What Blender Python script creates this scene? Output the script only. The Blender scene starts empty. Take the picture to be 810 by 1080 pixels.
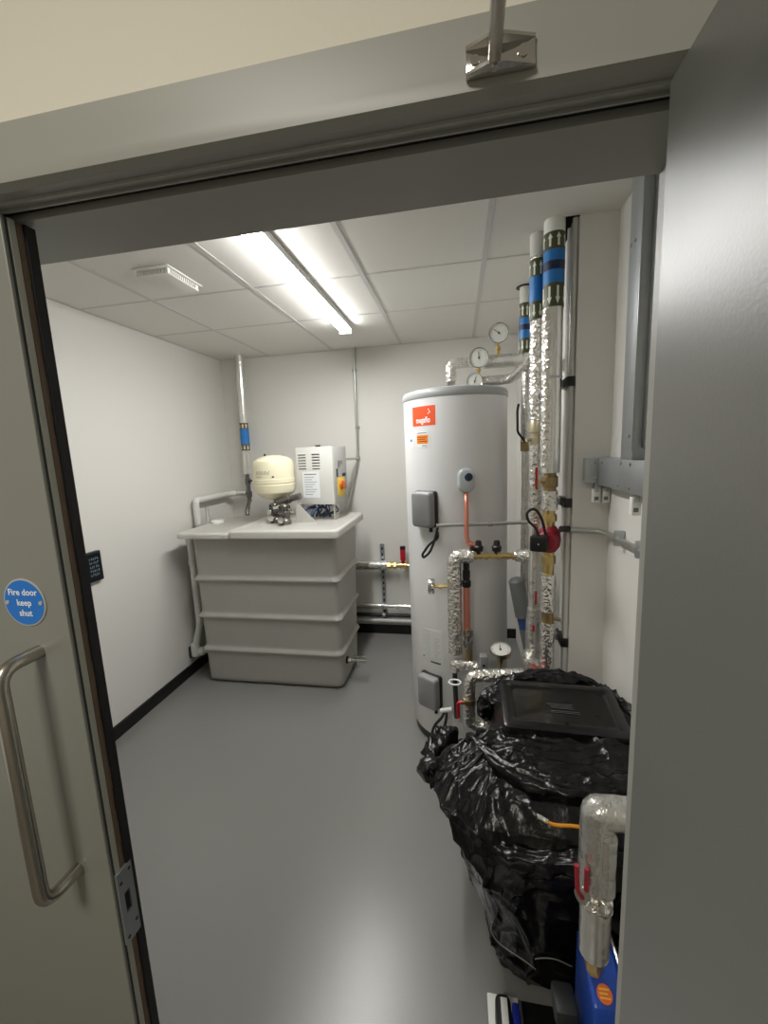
import bpy, bmesh, math, random
from mathutils import Vector, Matrix, noise
PI = math.pi
S = bpy.context.scene
COL = S.collection
rnd = random.Random(7)

# ------------------------------------------------------------------ camera
cam_d = bpy.data.cameras.new('camera')
cam = bpy.data.objects.new('camera', cam_d)
COL.objects.link(cam)
RV = Vector((0.9835355, 0.17556072, -0.04285268))
UV = Vector((0.01514471, 0.15622064, 0.98760607))
FV = Vector((-0.18007931, 0.97199462, -0.15098973))
m = Matrix((RV, UV, -FV)).transposed().to_4x4()
cam.matrix_world = Matrix.Translation((0, 0, 1.732)) @ m
cam_d.sensor_fit = 'VERTICAL'
cam_d.sensor_height = 36.0
cam_d.lens = 36.0 * 433.1 / 1080.0
cam_d.clip_start = 0.02
S.camera = cam

# ------------------------------------------------------------------ world, light, exposure
W = bpy.data.worlds.new('world'); S.world = W
W.use_nodes = True
W.node_tree.nodes['Background'].inputs[0].default_value = (1.0, 0.95, 0.86, 1)
W.node_tree.nodes['Background'].inputs[1].default_value = 0.42
def area_light(name, loc, rot, size, power, color, sy=None):
    d = bpy.data.lights.new(name, 'AREA'); d.energy = power; d.color = color
    d.size = size
    if sy: d.shape = 'RECTANGLE'; d.size_y = sy
    o = bpy.data.objects.new(name, d); o.location = loc; o.rotation_euler = rot
    COL.objects.link(o); return o
area_light('corridor_light', (-0.55, -0.75, 2.68), (0, 0, 0), 0.45, 25.0, (1.0, 0.95, 0.85))
BATTEN = 98.0
vs = S.view_settings
vs.view_transform = 'Standard'; vs.look = 'None'; vs.gamma = 1.0; vs.exposure = 0.0
vs.use_curve_mapping = False
S.cycles.use_denoising = True
S.cycles.max_bounces = 10
S.cycles.diffuse_bounces = 6
S.cycles.sample_clamp_indirect = 6.0

# ------------------------------------------------------------------ materials
def lin(c):
    return tuple(((v/255)/12.92 if v/255 <= 0.04045 else (((v/255)+0.055)/1.055)**2.4) for v in c) + (1,)
def mat(name, rgb, rough=0.5, metal=0.0, bump=0.0, bscale=60, bdetail=3, var=0.0, vscale=4, kind='noise',
        coat=0.0, emit=None, stretch=None, spec=None, rvar=0.0):
    M = bpy.data.materials.new(name); M.use_nodes = True
    nt = M.node_tree; N = nt.nodes; L = nt.links
    b = N['Principled BSDF']; c = lin(rgb)
    b.inputs['Base Color'].default_value = c
    b.inputs['Roughness'].default_value = rough
    b.inputs['Metallic'].default_value = metal
    if spec is not None: b.inputs['Specular IOR Level'].default_value = spec
    if coat: b.inputs['Coat Weight'].default_value = coat; b.inputs['Coat Roughness'].default_value = 0.1
    tc = N.new('ShaderNodeTexCoord'); mp = N.new('ShaderNodeMapping')
    L.new(tc.outputs['Object'], mp.inputs['Vector'])
    if stretch: mp.inputs['Scale'].default_value = stretch
    n1 = N.new('ShaderNodeTexNoise'); n1.inputs['Scale'].default_value = vscale; n1.inputs['Detail'].default_value = 4
    L.new(mp.outputs['Vector'], n1.inputs['Vector'])
    if var:
        mx = N.new('ShaderNodeMix'); mx.data_type = 'RGBA'
        mx.inputs['A'].default_value = tuple(max(0, v*(1-var)) for v in c[:3]) + (1,)
        mx.inputs['B'].default_value = tuple(min(1, v*(1+var)) for v in c[:3]) + (1,)
        L.new(n1.outputs['Fac'], mx.inputs['Factor']); L.new(mx.outputs['Result'], b.inputs['Base Color'])
    if rvar:
        mr = N.new('ShaderNodeMapRange'); mr.inputs['To Min'].default_value = max(0.02, rough-rvar); mr.inputs['To Max'].default_value = rough+rvar
        L.new(n1.outputs['Fac'], mr.inputs['Value']); L.new(mr.outputs['Result'], b.inputs['Roughness'])
    if bump:
        if kind == 'voronoi':
            t = N.new('ShaderNodeTexVoronoi'); t.feature = 'F1'; out = 'Distance'
            nz = N.new('ShaderNodeTexNoise'); nz.inputs['Scale'].default_value = bscale*0.6
            ad = N.new('ShaderNodeVectorMath'); ad.operation = 'MULTIPLY_ADD'
            L.new(mp.outputs['Vector'], nz.inputs['Vector'])
            L.new(nz.outputs['Color'], ad.inputs[0]); ad.inputs[1].default_value = (0.03, 0.03, 0.03)
            L.new(mp.outputs['Vector'], ad.inputs[2]); L.new(ad.outputs[0], t.inputs['Vector'])
        else:
            t = N.new('ShaderNodeTexNoise'); t.inputs['Detail'].default_value = bdetail; out = 'Fac'
            L.new(mp.outputs['Vector'], t.inputs['Vector'])
        t.inputs['Scale'].default_value = bscale
        bp = N.new('ShaderNodeBump'); bp.inputs['Strength'].default_value = bump; bp.inputs['Distance'].default_value = 0.01
        L.new(t.outputs[out], bp.inputs['Height']); L.new(bp.outputs['Normal'], b.inputs['Normal'])
    if emit:
        b.inputs['Emission Color'].default_value = emit[0] + (1,)
        b.inputs['Emission Strength'].default_value = emit[1]
    return M

WALL = mat('wall_paint', (214, 212, 207), 0.65, bump=0.05, bscale=180)
HALLWALL = mat('cream_wall_paint', (214, 209, 194), 0.6, bump=0.05, bscale=160)
TILE = mat('ceiling_tile', (222, 220, 214), 0.85, bump=0.08, bscale=300)
GRIDM = mat('ceiling_grid_paint', (196, 195, 192), 0.45)
FLOOR = mat('floor_epoxy', (125, 124, 121), 0.28, bump=0.03, bscale=160, var=0.015, vscale=1.2)
HFLOOR = mat('corridor_floor', (110, 104, 96), 0.6)
SKIRT = mat('black_skirting', (12, 12, 13), 0.45)
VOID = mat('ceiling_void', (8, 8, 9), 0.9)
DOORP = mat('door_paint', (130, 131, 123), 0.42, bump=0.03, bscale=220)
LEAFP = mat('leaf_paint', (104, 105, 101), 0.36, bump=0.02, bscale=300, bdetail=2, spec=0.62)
FRAMEP = mat('frame_paint', (150, 150, 143), 0.42)
SEALB = mat('black_seal', (14, 14, 15), 0.6)
SEALG = mat('grey_seal', (172, 172, 160), 0.4)
DGREY = mat('dark_grey_edge', (44, 46, 50), 0.6)
BARE = mat('bare_timber_edge', (112, 92, 74), 0.6, var=0.25, vscale=30)
STEEL = mat('satin_stainless', (190, 186, 176), 0.28, 1.0)
CHROME = mat('chrome', (214, 212, 208), 0.12, 1.0)
GALV = mat('galvanised_steel', (176, 180, 182), 0.38, 0.75, var=0.10, vscale=9, bump=0.02, bscale=60)
CONDUIT = mat('conduit_steel', (188, 188, 184), 0.30, 0.8)
FOIL = mat('foil_wrap', (232, 230, 225), 0.25, 0.86, bump=0.6, bscale=55, kind='voronoi', var=0.06, vscale=20)
FOILS = mat('smooth_foil_lagging', (228, 227, 223), 0.22, 0.82, bump=0.3, bscale=22)
FOILD = mat('foil_lagging_dull', (206, 206, 202), 0.26, 0.8, bump=0.6, bscale=45)
BRASS = mat('brass', (204, 180, 122), 0.3, 0.9, var=0.2, vscale=50)
BRASSD = mat('aged_brass', (158, 138, 100), 0.38, 0.85, var=0.25, vscale=50)
COPPER = mat('copper_tube', (214, 138, 118), 0.38, 0.55)
RED = mat('red_plastic', (176, 24, 40), 0.4)
DRED = mat('pump_red', (140, 26, 44), 0.4)
BLACK = mat('black_plastic', (20, 20, 21), 0.42)
RUBBER = mat('black_cable', (24, 24, 25), 0.5)
WHITE = mat('white_plastic', (228, 228, 224), 0.4)
UPVC = mat('white_pipe', (206, 206, 202), 0.4)
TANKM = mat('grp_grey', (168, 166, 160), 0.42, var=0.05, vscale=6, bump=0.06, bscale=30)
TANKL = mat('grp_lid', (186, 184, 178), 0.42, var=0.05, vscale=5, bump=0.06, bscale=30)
CREAM = mat('cream_enamel', (226, 219, 190), 0.35)
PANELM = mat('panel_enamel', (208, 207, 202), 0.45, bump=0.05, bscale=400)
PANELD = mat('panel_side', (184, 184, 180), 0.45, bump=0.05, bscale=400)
PAPER = mat('paper_label', (226, 229, 232), 0.6)
INK = mat('grey_ink', (110, 112, 116), 0.7)
DINK = mat('dark_ink', (50, 50, 54), 0.7)
CYL = mat('cylinder_white', (219, 219, 219), 0.32)
CAP = mat('cylinder_grey_cap', (158, 160, 160), 0.4)
COVER = mat('grey_cover', (138, 138, 140), 0.45)
CTRL = mat('controller_grey', (170, 178, 180), 0.4)
NAVY = mat('dark_blue_dial', (24, 36, 64), 0.3)
ORANGE = mat('orange_sticker', (232, 84, 32), 0.5)
AMBER = mat('amber_sticker', (238, 130, 24), 0.5)
YELLOW = mat('yellow_plate', (232, 196, 70), 0.5)
LBLUE = mat('label_blue', (26, 112, 184), 0.42)
NBLUE = mat('label_navy', (16, 32, 66), 0.42)
LGREEN = mat('label_olive', (72, 76, 48), 0.42)
LBROWN = mat('label_brown', (96, 82, 58), 0.42)
SIGNB = mat('sign_blue', (0, 112, 204), 0.35)
SIGNR = mat('sign_rim', (196, 196, 190), 0.35, 0.5)
DIAL = mat('dial_face', (214, 214, 208), 0.4)
BAG = mat('black_polythene', (10, 10, 11), 0.25, bump=0.5, bscale=16, bdetail=6, spec=0.36, rvar=0.05, vscale=8, stretch=(1.6, 1.6, 0.6))
BAGF = mat('taut_black_polythene', (10, 10, 11), 0.25, bump=0.3, bscale=6, bdetail=3, spec=0.5)
CLEAR = mat('pale_string', (130, 130, 128), 0.4)
PUMPB = mat('pump_blue', (22, 66, 158), 0.35)
PUMPC = mat('cast_grey', (54, 56, 56), 0.5, 0.4, var=0.2, vscale=40)
PUMPS = mat('pump_steel', (120, 118, 112), 0.3, 0.85, var=0.25, vscale=40)
LAMP = mat('lit_diffuser', (255, 255, 255), 0.5, emit=((1.0, 0.995, 0.975), BATTEN))
SCREEN = mat('thermostat_glass', (14, 20, 26), 0.15)
DIGIT = mat('thermostat_digits', (150, 176, 190), 0.5)
LAGG = mat('grey_tube_lagging', (118, 122, 124), 0.5)
ORCABLE = mat('orange_tape', (214, 142, 30), 0.45)

# ------------------------------------------------------------------ geometry helpers
class MB:
    def __init__(s): s.v = []; s.f = []; s.g = []
    def add(s, vs, fs, M=None):
        o = len(s.v); s.g.append((o, len(s.f)))
        for p in vs:
            p = Vector(p)
            s.v.append(M @ p if M else p)
        s.f += [tuple(i+o for i in f) for f in fs]
        return s
    def box(s, x0, x1, y0, y1, z0, z1, bev=0.0, M=None, seg=2):
        bm = bmesh.new()
        bmesh.ops.create_cube(bm, size=1)
        for v in bm.verts:
            v.co = Vector(((x0+x1)/2+v.co.x*(x1-x0), (y0+y1)/2+v.co.y*(y1-y0), (z0+z1)/2+v.co.z*(z1-z0)))
        if bev > 0:
            bmesh.ops.bevel(bm, geom=bm.edges[:], offset=bev, segments=seg, affect='EDGES', profile=0.5)
        bm.verts.index_update()
        s.add([v.co.copy() for v in bm.verts], [[v.index for v in f.verts] for f in bm.faces], M)
        bm.free(); return s
    def lathe(s, prof, M=None, n=32, a0=0, a1=2*PI):
        """prof (r,z) list turned about z"""
        full = abs(a1-a0-2*PI) < 1e-6
        k = n if full else n+1
        vs = []; fs = []
        for r, z in prof:
            for i in range(k):
                a = a0+(a1-a0)*i/n
                vs.append((r*math.cos(a), r*math.sin(a), z))
        for j in range(len(prof)-1):
            for i in range(n):
                i2 = (i+1) % k
                fs.append((j*k+i, j*k+i2, (j+1)*k+i2, (j+1)*k+i))
        if full:
            if prof[0][0] > 1e-5: fs.append(tuple(range(k))[::-1])
            if prof[-1][0] > 1e-5: fs.append(tuple((len(prof)-1)*k+i for i in range(k)))
        return s.add(vs, fs, M)
    def cyl(s, a, b, r, n=24, bev=0.0, r2=None):
        a = Vector(a); b = Vector(b); L = (b-a).length
        q = (b-a).to_track_quat('Z', 'Y').to_matrix().to_4x4()
        r2 = r if r2 is None else r2
        pr = [(r, 0), (r2, L)] if not bev else [(r-bev, 0), (r, bev), (r2, L-bev), (r2-bev, L)]
        return s.lathe(pr, Matrix.Translation(a) @ q, n)
    def tube(s, pts, r, n=20, fil=0.0, fs_=6, wob=0.0):
        P = [Vector(p) for p in pts]
        if fil > 0:
            Q = [P[0]]
            for i in range(1, len(P)-1):
                a = (P[i-1]-P[i]); b = (P[i+1]-P[i])
                d = min(fil, a.length*0.49, b.length*0.49)
                p0 = P[i]+a.normalized()*d; p2 = P[i]+b.normalized()*d
                for k in range(fs_+1):
                    t = k/fs_
                    Q.append(p0*(1-t)**2+P[i]*2*t*(1-t)+p2*t*t)
            Q.append(P[-1]); P = Q
        if wob:   # subdivide for crinkles
            Q = []
            for i in range(len(P)-1):
                L = (P[i+1]-P[i]).length; k = max(1, int(L/0.012))
                for j in range(k): Q.append(P[i].lerp(P[i+1], j/k))
            Q.append(P[-1]); P = Q
        T = []
        for i in range(len(P)):
            if i == 0: t = P[1]-P[0]
            elif i == len(P)-1: t = P[-1]-P[-2]
            else: t = (P[i+1]-P[i]).normalized()+(P[i]-P[i-1]).normalized()
            T.append(t.normalized())
        u = T[0].orthogonal().normalized()
        vs = []; fs = []
        for i, p in enumerate(P):
            u = (u-T[i]*u.dot(T[i]))
            if u.length < 1e-6: u = T[i].orthogonal()
            u.normalize(); w = T[i].cross(u)
            rr = r[i] if isinstance(r, (list, tuple)) else r
            for k in range(n):
                a = 2*PI*k/n
                dvec = u*math.cos(a)+w*math.sin(a)
                q = p+dvec*rr
                if wob:
                    q = q+dvec*(noise.noise(q*38)*wob+noise.noise(q*90)*wob*0.6)
                vs.append(q)
        for i in range(len(P)-1):
            for k in range(n):
                k2 = (k+1) % n
                fs.append((i*n+k, i*n+k2, (i+1)*n+k2, (i+1)*n+k))
        fs.append(tuple(range(n))[::-1]); fs.append(tuple((len(P)-1)*n+k for k in range(n)))
        return s.add(vs, fs)
    def prism(s, poly, h, M=None):
        """poly (x,y) extruded to z=h"""
        n = len(poly)
        vs = [(x, y, 0) for x, y in poly]+[(x, y, h) for x, y in poly]
        fs = [tuple(range(n))[::-1], tuple(range(n, 2*n))]+[(i, (i+1) % n, n+(i+1) % n, n+i) for i in range(n)]
        return s.add(vs, fs, M)
    def hexnut(s, a, b, r):
        return s.cyl(a, b, r, n=6)
    def each(s, name, material, parent=None, **k):
        """every added piece becomes an object of its own"""
        out = []
        G = s.g+[(len(s.v), len(s.f))]
        for (v0, f0), (v1, f1) in zip(G, G[1:]):
            b = MB(); b.v = s.v[v0:v1]; b.f = [tuple(i-v0 for i in f) for f in s.f[f0:f1]]
            out.append(b.build(name, material, parent, **k))
        return out[0]
    def build(s, name, material, parent=None, smooth=True, ang=0.6, bevel=0):
        me = bpy.data.meshes.new(name)
        off = Vector((0, 0, 0))
        p = parent
        while p is not None:
            off += p.location; p = p.parent
        if parent is None and s.v:
            lo = Vector([min(v[i] for v in s.v) for i in range(3)]); hi = Vector([max(v[i] for v in s.v) for i in range(3)])
            off = Vector(((lo.x+hi.x)/2, (lo.y+hi.y)/2, lo.z))
        me.from_pydata([v-off for v in s.v], [], s.f)
        bm = bmesh.new(); bm.from_mesh(me)
        bmesh.ops.recalc_face_normals(bm, faces=bm.faces[:])
        bm.to_mesh(me); bm.free()
        me.materials.append(material)
        if smooth:
            me.polygons.foreach_set('use_smooth', [True]*len(me.polygons))
            me.set_sharp_from_angle(angle=ang)
        o = bpy.data.objects.new(name, me); COL.objects.link(o)
        if parent is not None: o.parent = parent
        else: o.location = off
        if bevel:
            md = o.modifiers.new('bevel', 'BEVEL'); md.width = bevel; md.segments = 2; md.limit_method = 'ANGLE'
        return o
def tag(o, label, cat, group=None):
    o['label'] = label; o['category'] = cat
    if group: o['group'] = group
    return o
def thing(name, label, cat, loc, group=None):
    o = bpy.data.objects.new(name, None); COL.objects.link(o)
    o.empty_display_size = 0.05
    o.location = loc
    return tag(o, label, cat, group)
def part_label(o, label): o['label'] = label; return o
def struct(o): o['kind'] = 'structure'; return o

def text_geo(s, size, align='CENTER', bold=False):
    cu = bpy.data.curves.new('t', 'FONT'); cu.body = s; cu.size = size
    cu.align_x = align; cu.align_y = 'CENTER'; cu.resolution_u = 3
    if bold: cu.offset = size*0.022
    o = bpy.data.objects.new('t', cu); COL.objects.link(o)
    dg = bpy.context.evaluated_depsgraph_get(); dg.update()
    me = bpy.data.meshes.new_from_object(o.evaluated_get(dg))
    vs = [v.co.copy() for v in me.vertices]; fs = [tuple(p.vertices) for p in me.polygons]
    bpy.data.objects.remove(o); bpy.data.curves.remove(cu); bpy.data.meshes.remove(me)
    return vs, fs
# frames: flat surfaces given by origin, right, up
def frame(o, right, up):
    r = Vector(right).normalized(); u = Vector(up).normalized(); n = r.cross(u)
    M = Matrix((r, u, n)).transposed().to_4x4()
    return Matrix.Translation(Vector(o)) @ M
def text_on(name, s, size, M, material, parent, bold=False, align='CENTER'):
    vs, fs = text_geo(s, size, align, bold)
    b = MB(); b.add(vs, fs, M)
    return b.build(name, material, parent, smooth=False)
def bend(cx, cy, r, th0, z0, pts):
    """(x along surface, y up, n out) mapped on an upright cylinder; th0 measured from -y towards +x"""
    out = []
    for p in pts:
        t = th0+p[0]/r; rr = r+(p[2] if len(p) > 2 else 0)
        out.append((cx+rr*math.sin(t), cy-rr*math.cos(t), z0+p[1]))
    return out
def patch(b, cx, cy, r, t0, t1, z0, z1, out=0.0012, n=10):
    """thin curved sheet on an upright cylinder"""
    vs = []; fs = []
    for k in range(n+1):
        t = t0+(t1-t0)*k/n
        for rr in (r, r+out):
            for z in (z0, z1): vs.append((cx+rr*math.sin(t), cy-rr*math.cos(t), z))
    for k in range(n):
        a = k*4; c = a+4
        fs += [(a+2, c+2, c+3, a+3), (a, a+1, c+1, c), (a, c, c+2, a+2), (a+1, a+3, c+3, c+1)]
    fs += [(0, 2, 3, 1), (n*4, n*4+1, n*4+3, n*4+2)]
    b.add(vs, fs)

# ================================================================== SETTING
XL, YB, ZC, XR = -2.15, 3.635, 2.607, 0.63
YW0, YW1 = 0.452, 0.596          # thickness of the doorway wall
def B(name, *a, material=WALL, **k):
    return struct(MB().box(*a, **k).build(name, material, smooth=False))
B('floor', XL-0.1, 1.2, YW0+0.0, YB+0.1, -0.08, 0.0, material=FLOOR)
B('floor_hall', -2.6, 1.6, -2.3, YW0, -0.08, -0.001, material=HFLOOR)
B('ceiling_hall', -2.6, 1.6, -2.3, YW0, 2.75, 2.83, material=TILE)
B('wall_hall', -2.6, 1.6, -2.4, -2.3, -0.08, 2.83, material=HALLWALL)
B('wall_left', XL-0.1, XL, YW1, YB+0.1, 0, 2.9)
B('wall_back', XL, 1.2, YB, YB+0.1, 0, 2.9)
B('wall_right', XR, XR+0.1, YW1, 1.884, 0, 2.9)
# boxed-in chase projecting from the right wall
struct(MB().box(0.485, 0.85, 1.882, YB, 0, 2.9).build('wall_chase', WALL, smooth=False))
# doorway wall with the opening
w = MB()
w.box(-2.6, -1.44, YW0+0.012, YW1-0.012, 0, 2.9)
w.box(0.34, 1.6, YW0+0.012, YW1-0.012, 0, 2.9)
w.box(-1.44, 0.34, YW0+0.012, YW1-0.012, 2.108, 2.9)
struct(w.build('wall_front', HALLWALL, smooth=False))
# ceiling of lay-in tiles, with a hole for the risers
c = MB()
HX0, HX1, HY0, HY1 = 0.405, 0.485, 1.882, 2.28
gx = [XL, -1.664, -1.064, -0.464, 0.136, 0.736]
gy = [YW1, 0.983, 1.583, 2.183, 2.783, 3.383, YB]
def tile(x0, x1, y0, y1):
    c.box(x0, x1, y0, y1, ZC, ZC+0.02)
for i in range(len(gx)-1):
    for j in range(len(gy)-1):
        x0, x1, y0, y1 = gx[i]+0.0005, gx[i+1]-0.0005, gy[j]+0.0005, gy[j+1]-0.0005
        if x0 < HX0 < x1 and y0 < HY0 < y1:
            tile(x0, HX0, y0, y1); tile(HX0, x1, y0, HY0); tile(HX1, x1, HY0, y1); tile(HX0, HX1, HY1, y1)
        else: tile(x0, x1, y0, y1)
ceil = struct(c.build('ceiling', TILE, smooth=False))
g = MB()
for x in gx[1:-1]: g.box(x-0.012, x+0.012, YW1, YB, ZC-0.003, ZC-0.0002)
for y in gy[1:-2]: g.box(XL, XR, y-0.007, y+0.007, ZC-0.0022, ZC-0.0002)
g.box(XL, XL+0.018, YW1, YB, ZC-0.003, ZC-0.0002); g.box(XL, 0.5, YB-0.018, YB, ZC-0.003, ZC-0.0002)
g.build('ceiling_grid', GRIDM, ceil, smooth=False)
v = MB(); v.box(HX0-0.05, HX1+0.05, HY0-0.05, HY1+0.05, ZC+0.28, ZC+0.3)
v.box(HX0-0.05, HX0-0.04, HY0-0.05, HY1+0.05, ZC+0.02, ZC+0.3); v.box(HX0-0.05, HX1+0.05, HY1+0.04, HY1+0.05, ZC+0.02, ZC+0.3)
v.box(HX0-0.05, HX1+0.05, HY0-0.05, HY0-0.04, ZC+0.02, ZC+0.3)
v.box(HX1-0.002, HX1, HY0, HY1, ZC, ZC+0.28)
v.build('ceiling_void', VOID, ceil, smooth=False)  # black-coloured shell stands in for the darkness inside the riser hole
B('baseboard_left', XL, XL+0.014, YW1, YB, 0, 0.085, material=SKIRT)
B('baseboard_back', XL+0.014, 0.5, YB-0.014, YB, 0, 0.085, material=SKIRT)
B('baseboard_right', XR-0.014, XR, YW1, 1.882, 0, 0.085, material=SKIRT)

# door frame : head and right jamb, with folded face, grooves and seal
fr = MB()
prof = [(0.440, 2.112), (0.440, 2.066), (0.4435, 2.055), (0.452, 2.050), (0.4650, 2.050), (0.4655, 2.047), (0.4685, 2.047), (0.469, 2.050),
        (0.4785, 2.050), (0.479, 2.047), (0.4815, 2.047), (0.482, 2.056), (0.496, 2.056), (0.4965, 2.045), (0.520, 2.045), (0.524, 2.0475), (0.596, 2.0475),
        (0.606, 2.0475), (0.606, 2.112), (0.596, 2.112)]
# profile swept across the opening and down the right side (mitred)
XJ = 0.245; XJL = -1.36
def sweep(pr):
    n = len(pr); vs = []; fs = []
    for k, (kx, kz) in enumerate((('L', 0), ('L', 1), ('R', 1), ('R', 0))):
        for (y, z) in pr:
            d = z-2.0475
            x = (XJ+d) if kx == 'R' else (XJL-d)
            vs.append((x, y, z if kz else 0.0))
    for k in range(3):
        for i in range(n):
            j = (i+1) % n
            fs.append((k*n+i, k*n+j, (k+1)*n+j, (k+1)*n+i))
    fs.append(tuple(range(n))); fs.append(tuple(3*n+i for i in range(n)))
    return vs, fs
fr.add(*sweep(prof))
frame_o = struct(fr.build('trim_1', FRAMEP, ang=0.5))
sl = MB(); sl.add(*sweep([(0.4822, 2.0535), (0.4955, 2.0535), (0.4955, 2.0559), (0.4822, 2.0559)]))
sl.build('black_smoke_seal', SEALB, frame_o, smooth=False)

# left leaf, closed
XE = -0.557
d1 = MB(); d1.box(-1.355, XE, 0.470, 0.515, 0.008, 2.043, bev=0.0015)
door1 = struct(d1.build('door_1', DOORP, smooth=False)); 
e = MB(); e.box(XE, XE+0.0006, 0.4745, 0.4775, 0.01, 2.042); e.build('edge_groove', DGREY, door1, smooth=False)
e = MB(); e.box(XE, XE+0.0012, 0.4785, 0.4870, 0.01, 2.042); e.build('intumescent_strip', SEALG, door1, smooth=False)
e = MB(); e.box(XE, XE+0.0006, 0.4885, 0.4965, 0.01, 2.042); e.build('timber_lipping', BARE, door1, smooth=False)
e = MB()
for k in range(102):
    z0 = 0.01+k*0.02
    dy = 0.0015*noise.noise(Vector((0, 0, k*0.37)))
    e.box(XE, XE+0.0042, 0.4978+dy, 0.5115, z0, min(z0+0.0202, 2.042))
e.build('dark_edge_strip', SEALB, door1, smooth=False)  # black strip with an uneven front edge, down the full leaf edge
# strike / lock face plate
p = MB(); poly = [(0.4755, 0.937), (0.5035, 0.937), (0.5035, 1.069), (0.4755, 1.069)]
p.box(XE+0.0005, XE+0.0052, 0.4755, 0.5045, 0.936, 0.990); p.box(XE+0.0005, XE+0.0052, 0.4755, 0.5045, 1.027, 1.070)
p.box(XE+0.0005, XE+0.0052, 0.4755, 0.484, 0.990, 1.027); p.box(XE+0.0005, XE+0.0052, 0.495, 0.5045, 0.990, 1.027)
pl = p.build('lock_plate', GALV, door1, smooth=False); part_label(pl, 'galvanised lock strike plate on leaf edge')
p = MB(); p.box(XE-0.012+0.0125, XE+0.0022, 0.484, 0.495, 0.990, 1.027); p.build('latch_hole', SEALB, pl, smooth=False)
p = MB()
for (y, z) in ((0.481, 1.050), (0.499, 1.060), (0.499, 0.960), (0.481, 0.947)):
    p.cyl((XE+0.0045, y, z), (XE+0.0058, y, z), 0.0028, n=12)
p.each('screw', DINK, pl)
# pull handle
h = MB(); hx = -0.615
h.tube([(hx, 0.470, 1.458), (hx, 0.412, 1.458), (hx, 0.412, 1.083), (hx, 0.470, 1.083)], 0.0098, n=28, fil=0.028, fs_=10)
part_label(h.build('pull_handle', STEEL, door1), 'stainless D shaped pull handle')
# fire door sign
sg = MB(); Msg = frame((-0.624, 0.4699, 1.534), (1, 0, 0), (0, 0, 1))
sg.lathe([(0.0, 0.0), (0.0362, 0.0), (0.0362, 0.0012), (0.0340, 0.0018), (0, 0.0018)], Msg, n=64)
sgo = sg.build('fire_door_sign', SIGNR, door1); part_label(sgo, 'round blue fire door keep shut sign')
sg = MB(); sg.lathe([(0, 0.0017), (0.0338, 0.0017), (0.0338, 0.0021), (0, 0.0021)], Msg, n=64); sg.build('sign_face', SIGNB, sgo, smooth=False)
WT = mat('sign_white', (236, 240, 244), 0.5)
tm = MB()
for i, tx in enumerate(('Fire door', 'keep', 'shut')):
    vs_, fs_ = text_geo(tx, 0.0132, 'CENTER', True)
    tm.add(vs_, fs_, Msg @ Matrix.Translation((0, 0.0155-i*0.0158, 0.0024)))
tm.build('sign_lettering', WT, sgo, smooth=False)
sc = MB()
for sx in (-1, 1): sc.lathe([(0.0035, 0), (0.003, 0.0012), (0, 0.0014)], Msg @ Matrix.Translation((sx*0.029, 0, 0.002)), n=14)
sc.each('sign_screw', SIGNR, sgo)

# right leaf, swung open towards the corridor (hinged at the right jamb)
d2 = MB(); d2.box(0.1895, 0.2345, -0.36, 0.458, 0.008, 2.043, bev=0.0015)
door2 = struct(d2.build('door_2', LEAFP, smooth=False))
for z in (0.25, 1.05, 1.85):
    hg = MB(); hg.cyl((0.2405, 0.462, z-0.05), (0.2405, 0.462, z+0.05), 0.006, n=16); hg.box(0.235, 0.2375, 0.43, 0.458, z-0.05, z+0.05)
    hg.build('hinge', STEEL, door2)

# door closer arm and its bracket, on the frame head
dc = thing('door_closer_arm', 'steel door closer arm fixed to the grey frame head', 'door closer', (0.045, 0.44, 2.08))
b = MB()
b.box(0.012, 0.072, 0.436, 0.440, 2.062, 2.084, bev=0.001)
b.prism([(0.012, 0.440), (0.072, 0.440), (0.072, 0.436), (0.045, 0.427), (0.030, 0.427), (0.012, 0.435)], 0.0028, Matrix.Translation((0, 0, 2.0615)))
b.prism([(0.012, 0.440), (0.072, 0.440), (0.072, 0.436), (0.045, 0.427), (0.030, 0.427), (0.012, 0.435)], 0.0028, Matrix.Translation((0, 0, 2.082)))
b.build('bracket', CHROME, dc)
a_ = MB(); A0 = Vector((0.0365, 0.433, 2.0725)); A1 = Vector((0.030, 0.10, 2.078))
Ma = Matrix.Translation(A0) @ (A1-A0).to_track_quat('Z', 'X').to_matrix().to_4x4()
a_.box(-0.0105, 0.0105, -0.0055, 0.0055, 0.0, (A1-A0).length, bev=0.002, M=Ma)
part_label(a_.build('arm', STEEL, dc), 'flat steel arm')
a_ = MB(); A2 = Vector((0.275, 0.20, 2.086)); Mb = Matrix.Translation(A1+Vector((0, 0, 0.012))) @ (A2-A1).to_track_quat('Z', 'Y').to_matrix().to_4x4()
a_.box(-0.009, 0.009, -0.005, 0.005, -0.01, (A2-A1).length, bev=0.002, M=Mb); a_.build('main_arm', STEEL, dc)
a_ = MB(); a_.box(0.240, 0.295, 0.10, 0.34, 2.000, 2.060, bev=0.006); a_.cyl((0.275, 0.20, 2.06), (0.275, 0.20, 2.10), 0.009); a_.build('closer_body', GALV, dc)
b = MB(); b.cyl((0.0365, 0.430, 2.059), (0.0365, 0.430, 2.088), 0.0032, n=16); b.cyl((0.062, 0.437, 2.073), (0.062, 0.4345, 2.073), 0.005, n=16); b.cyl((0.020, 0.437, 2.073), (0.020, 0.4345, 2.073), 0.004, n=16)
b.each('pivot_pin', CHROME, dc)

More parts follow.
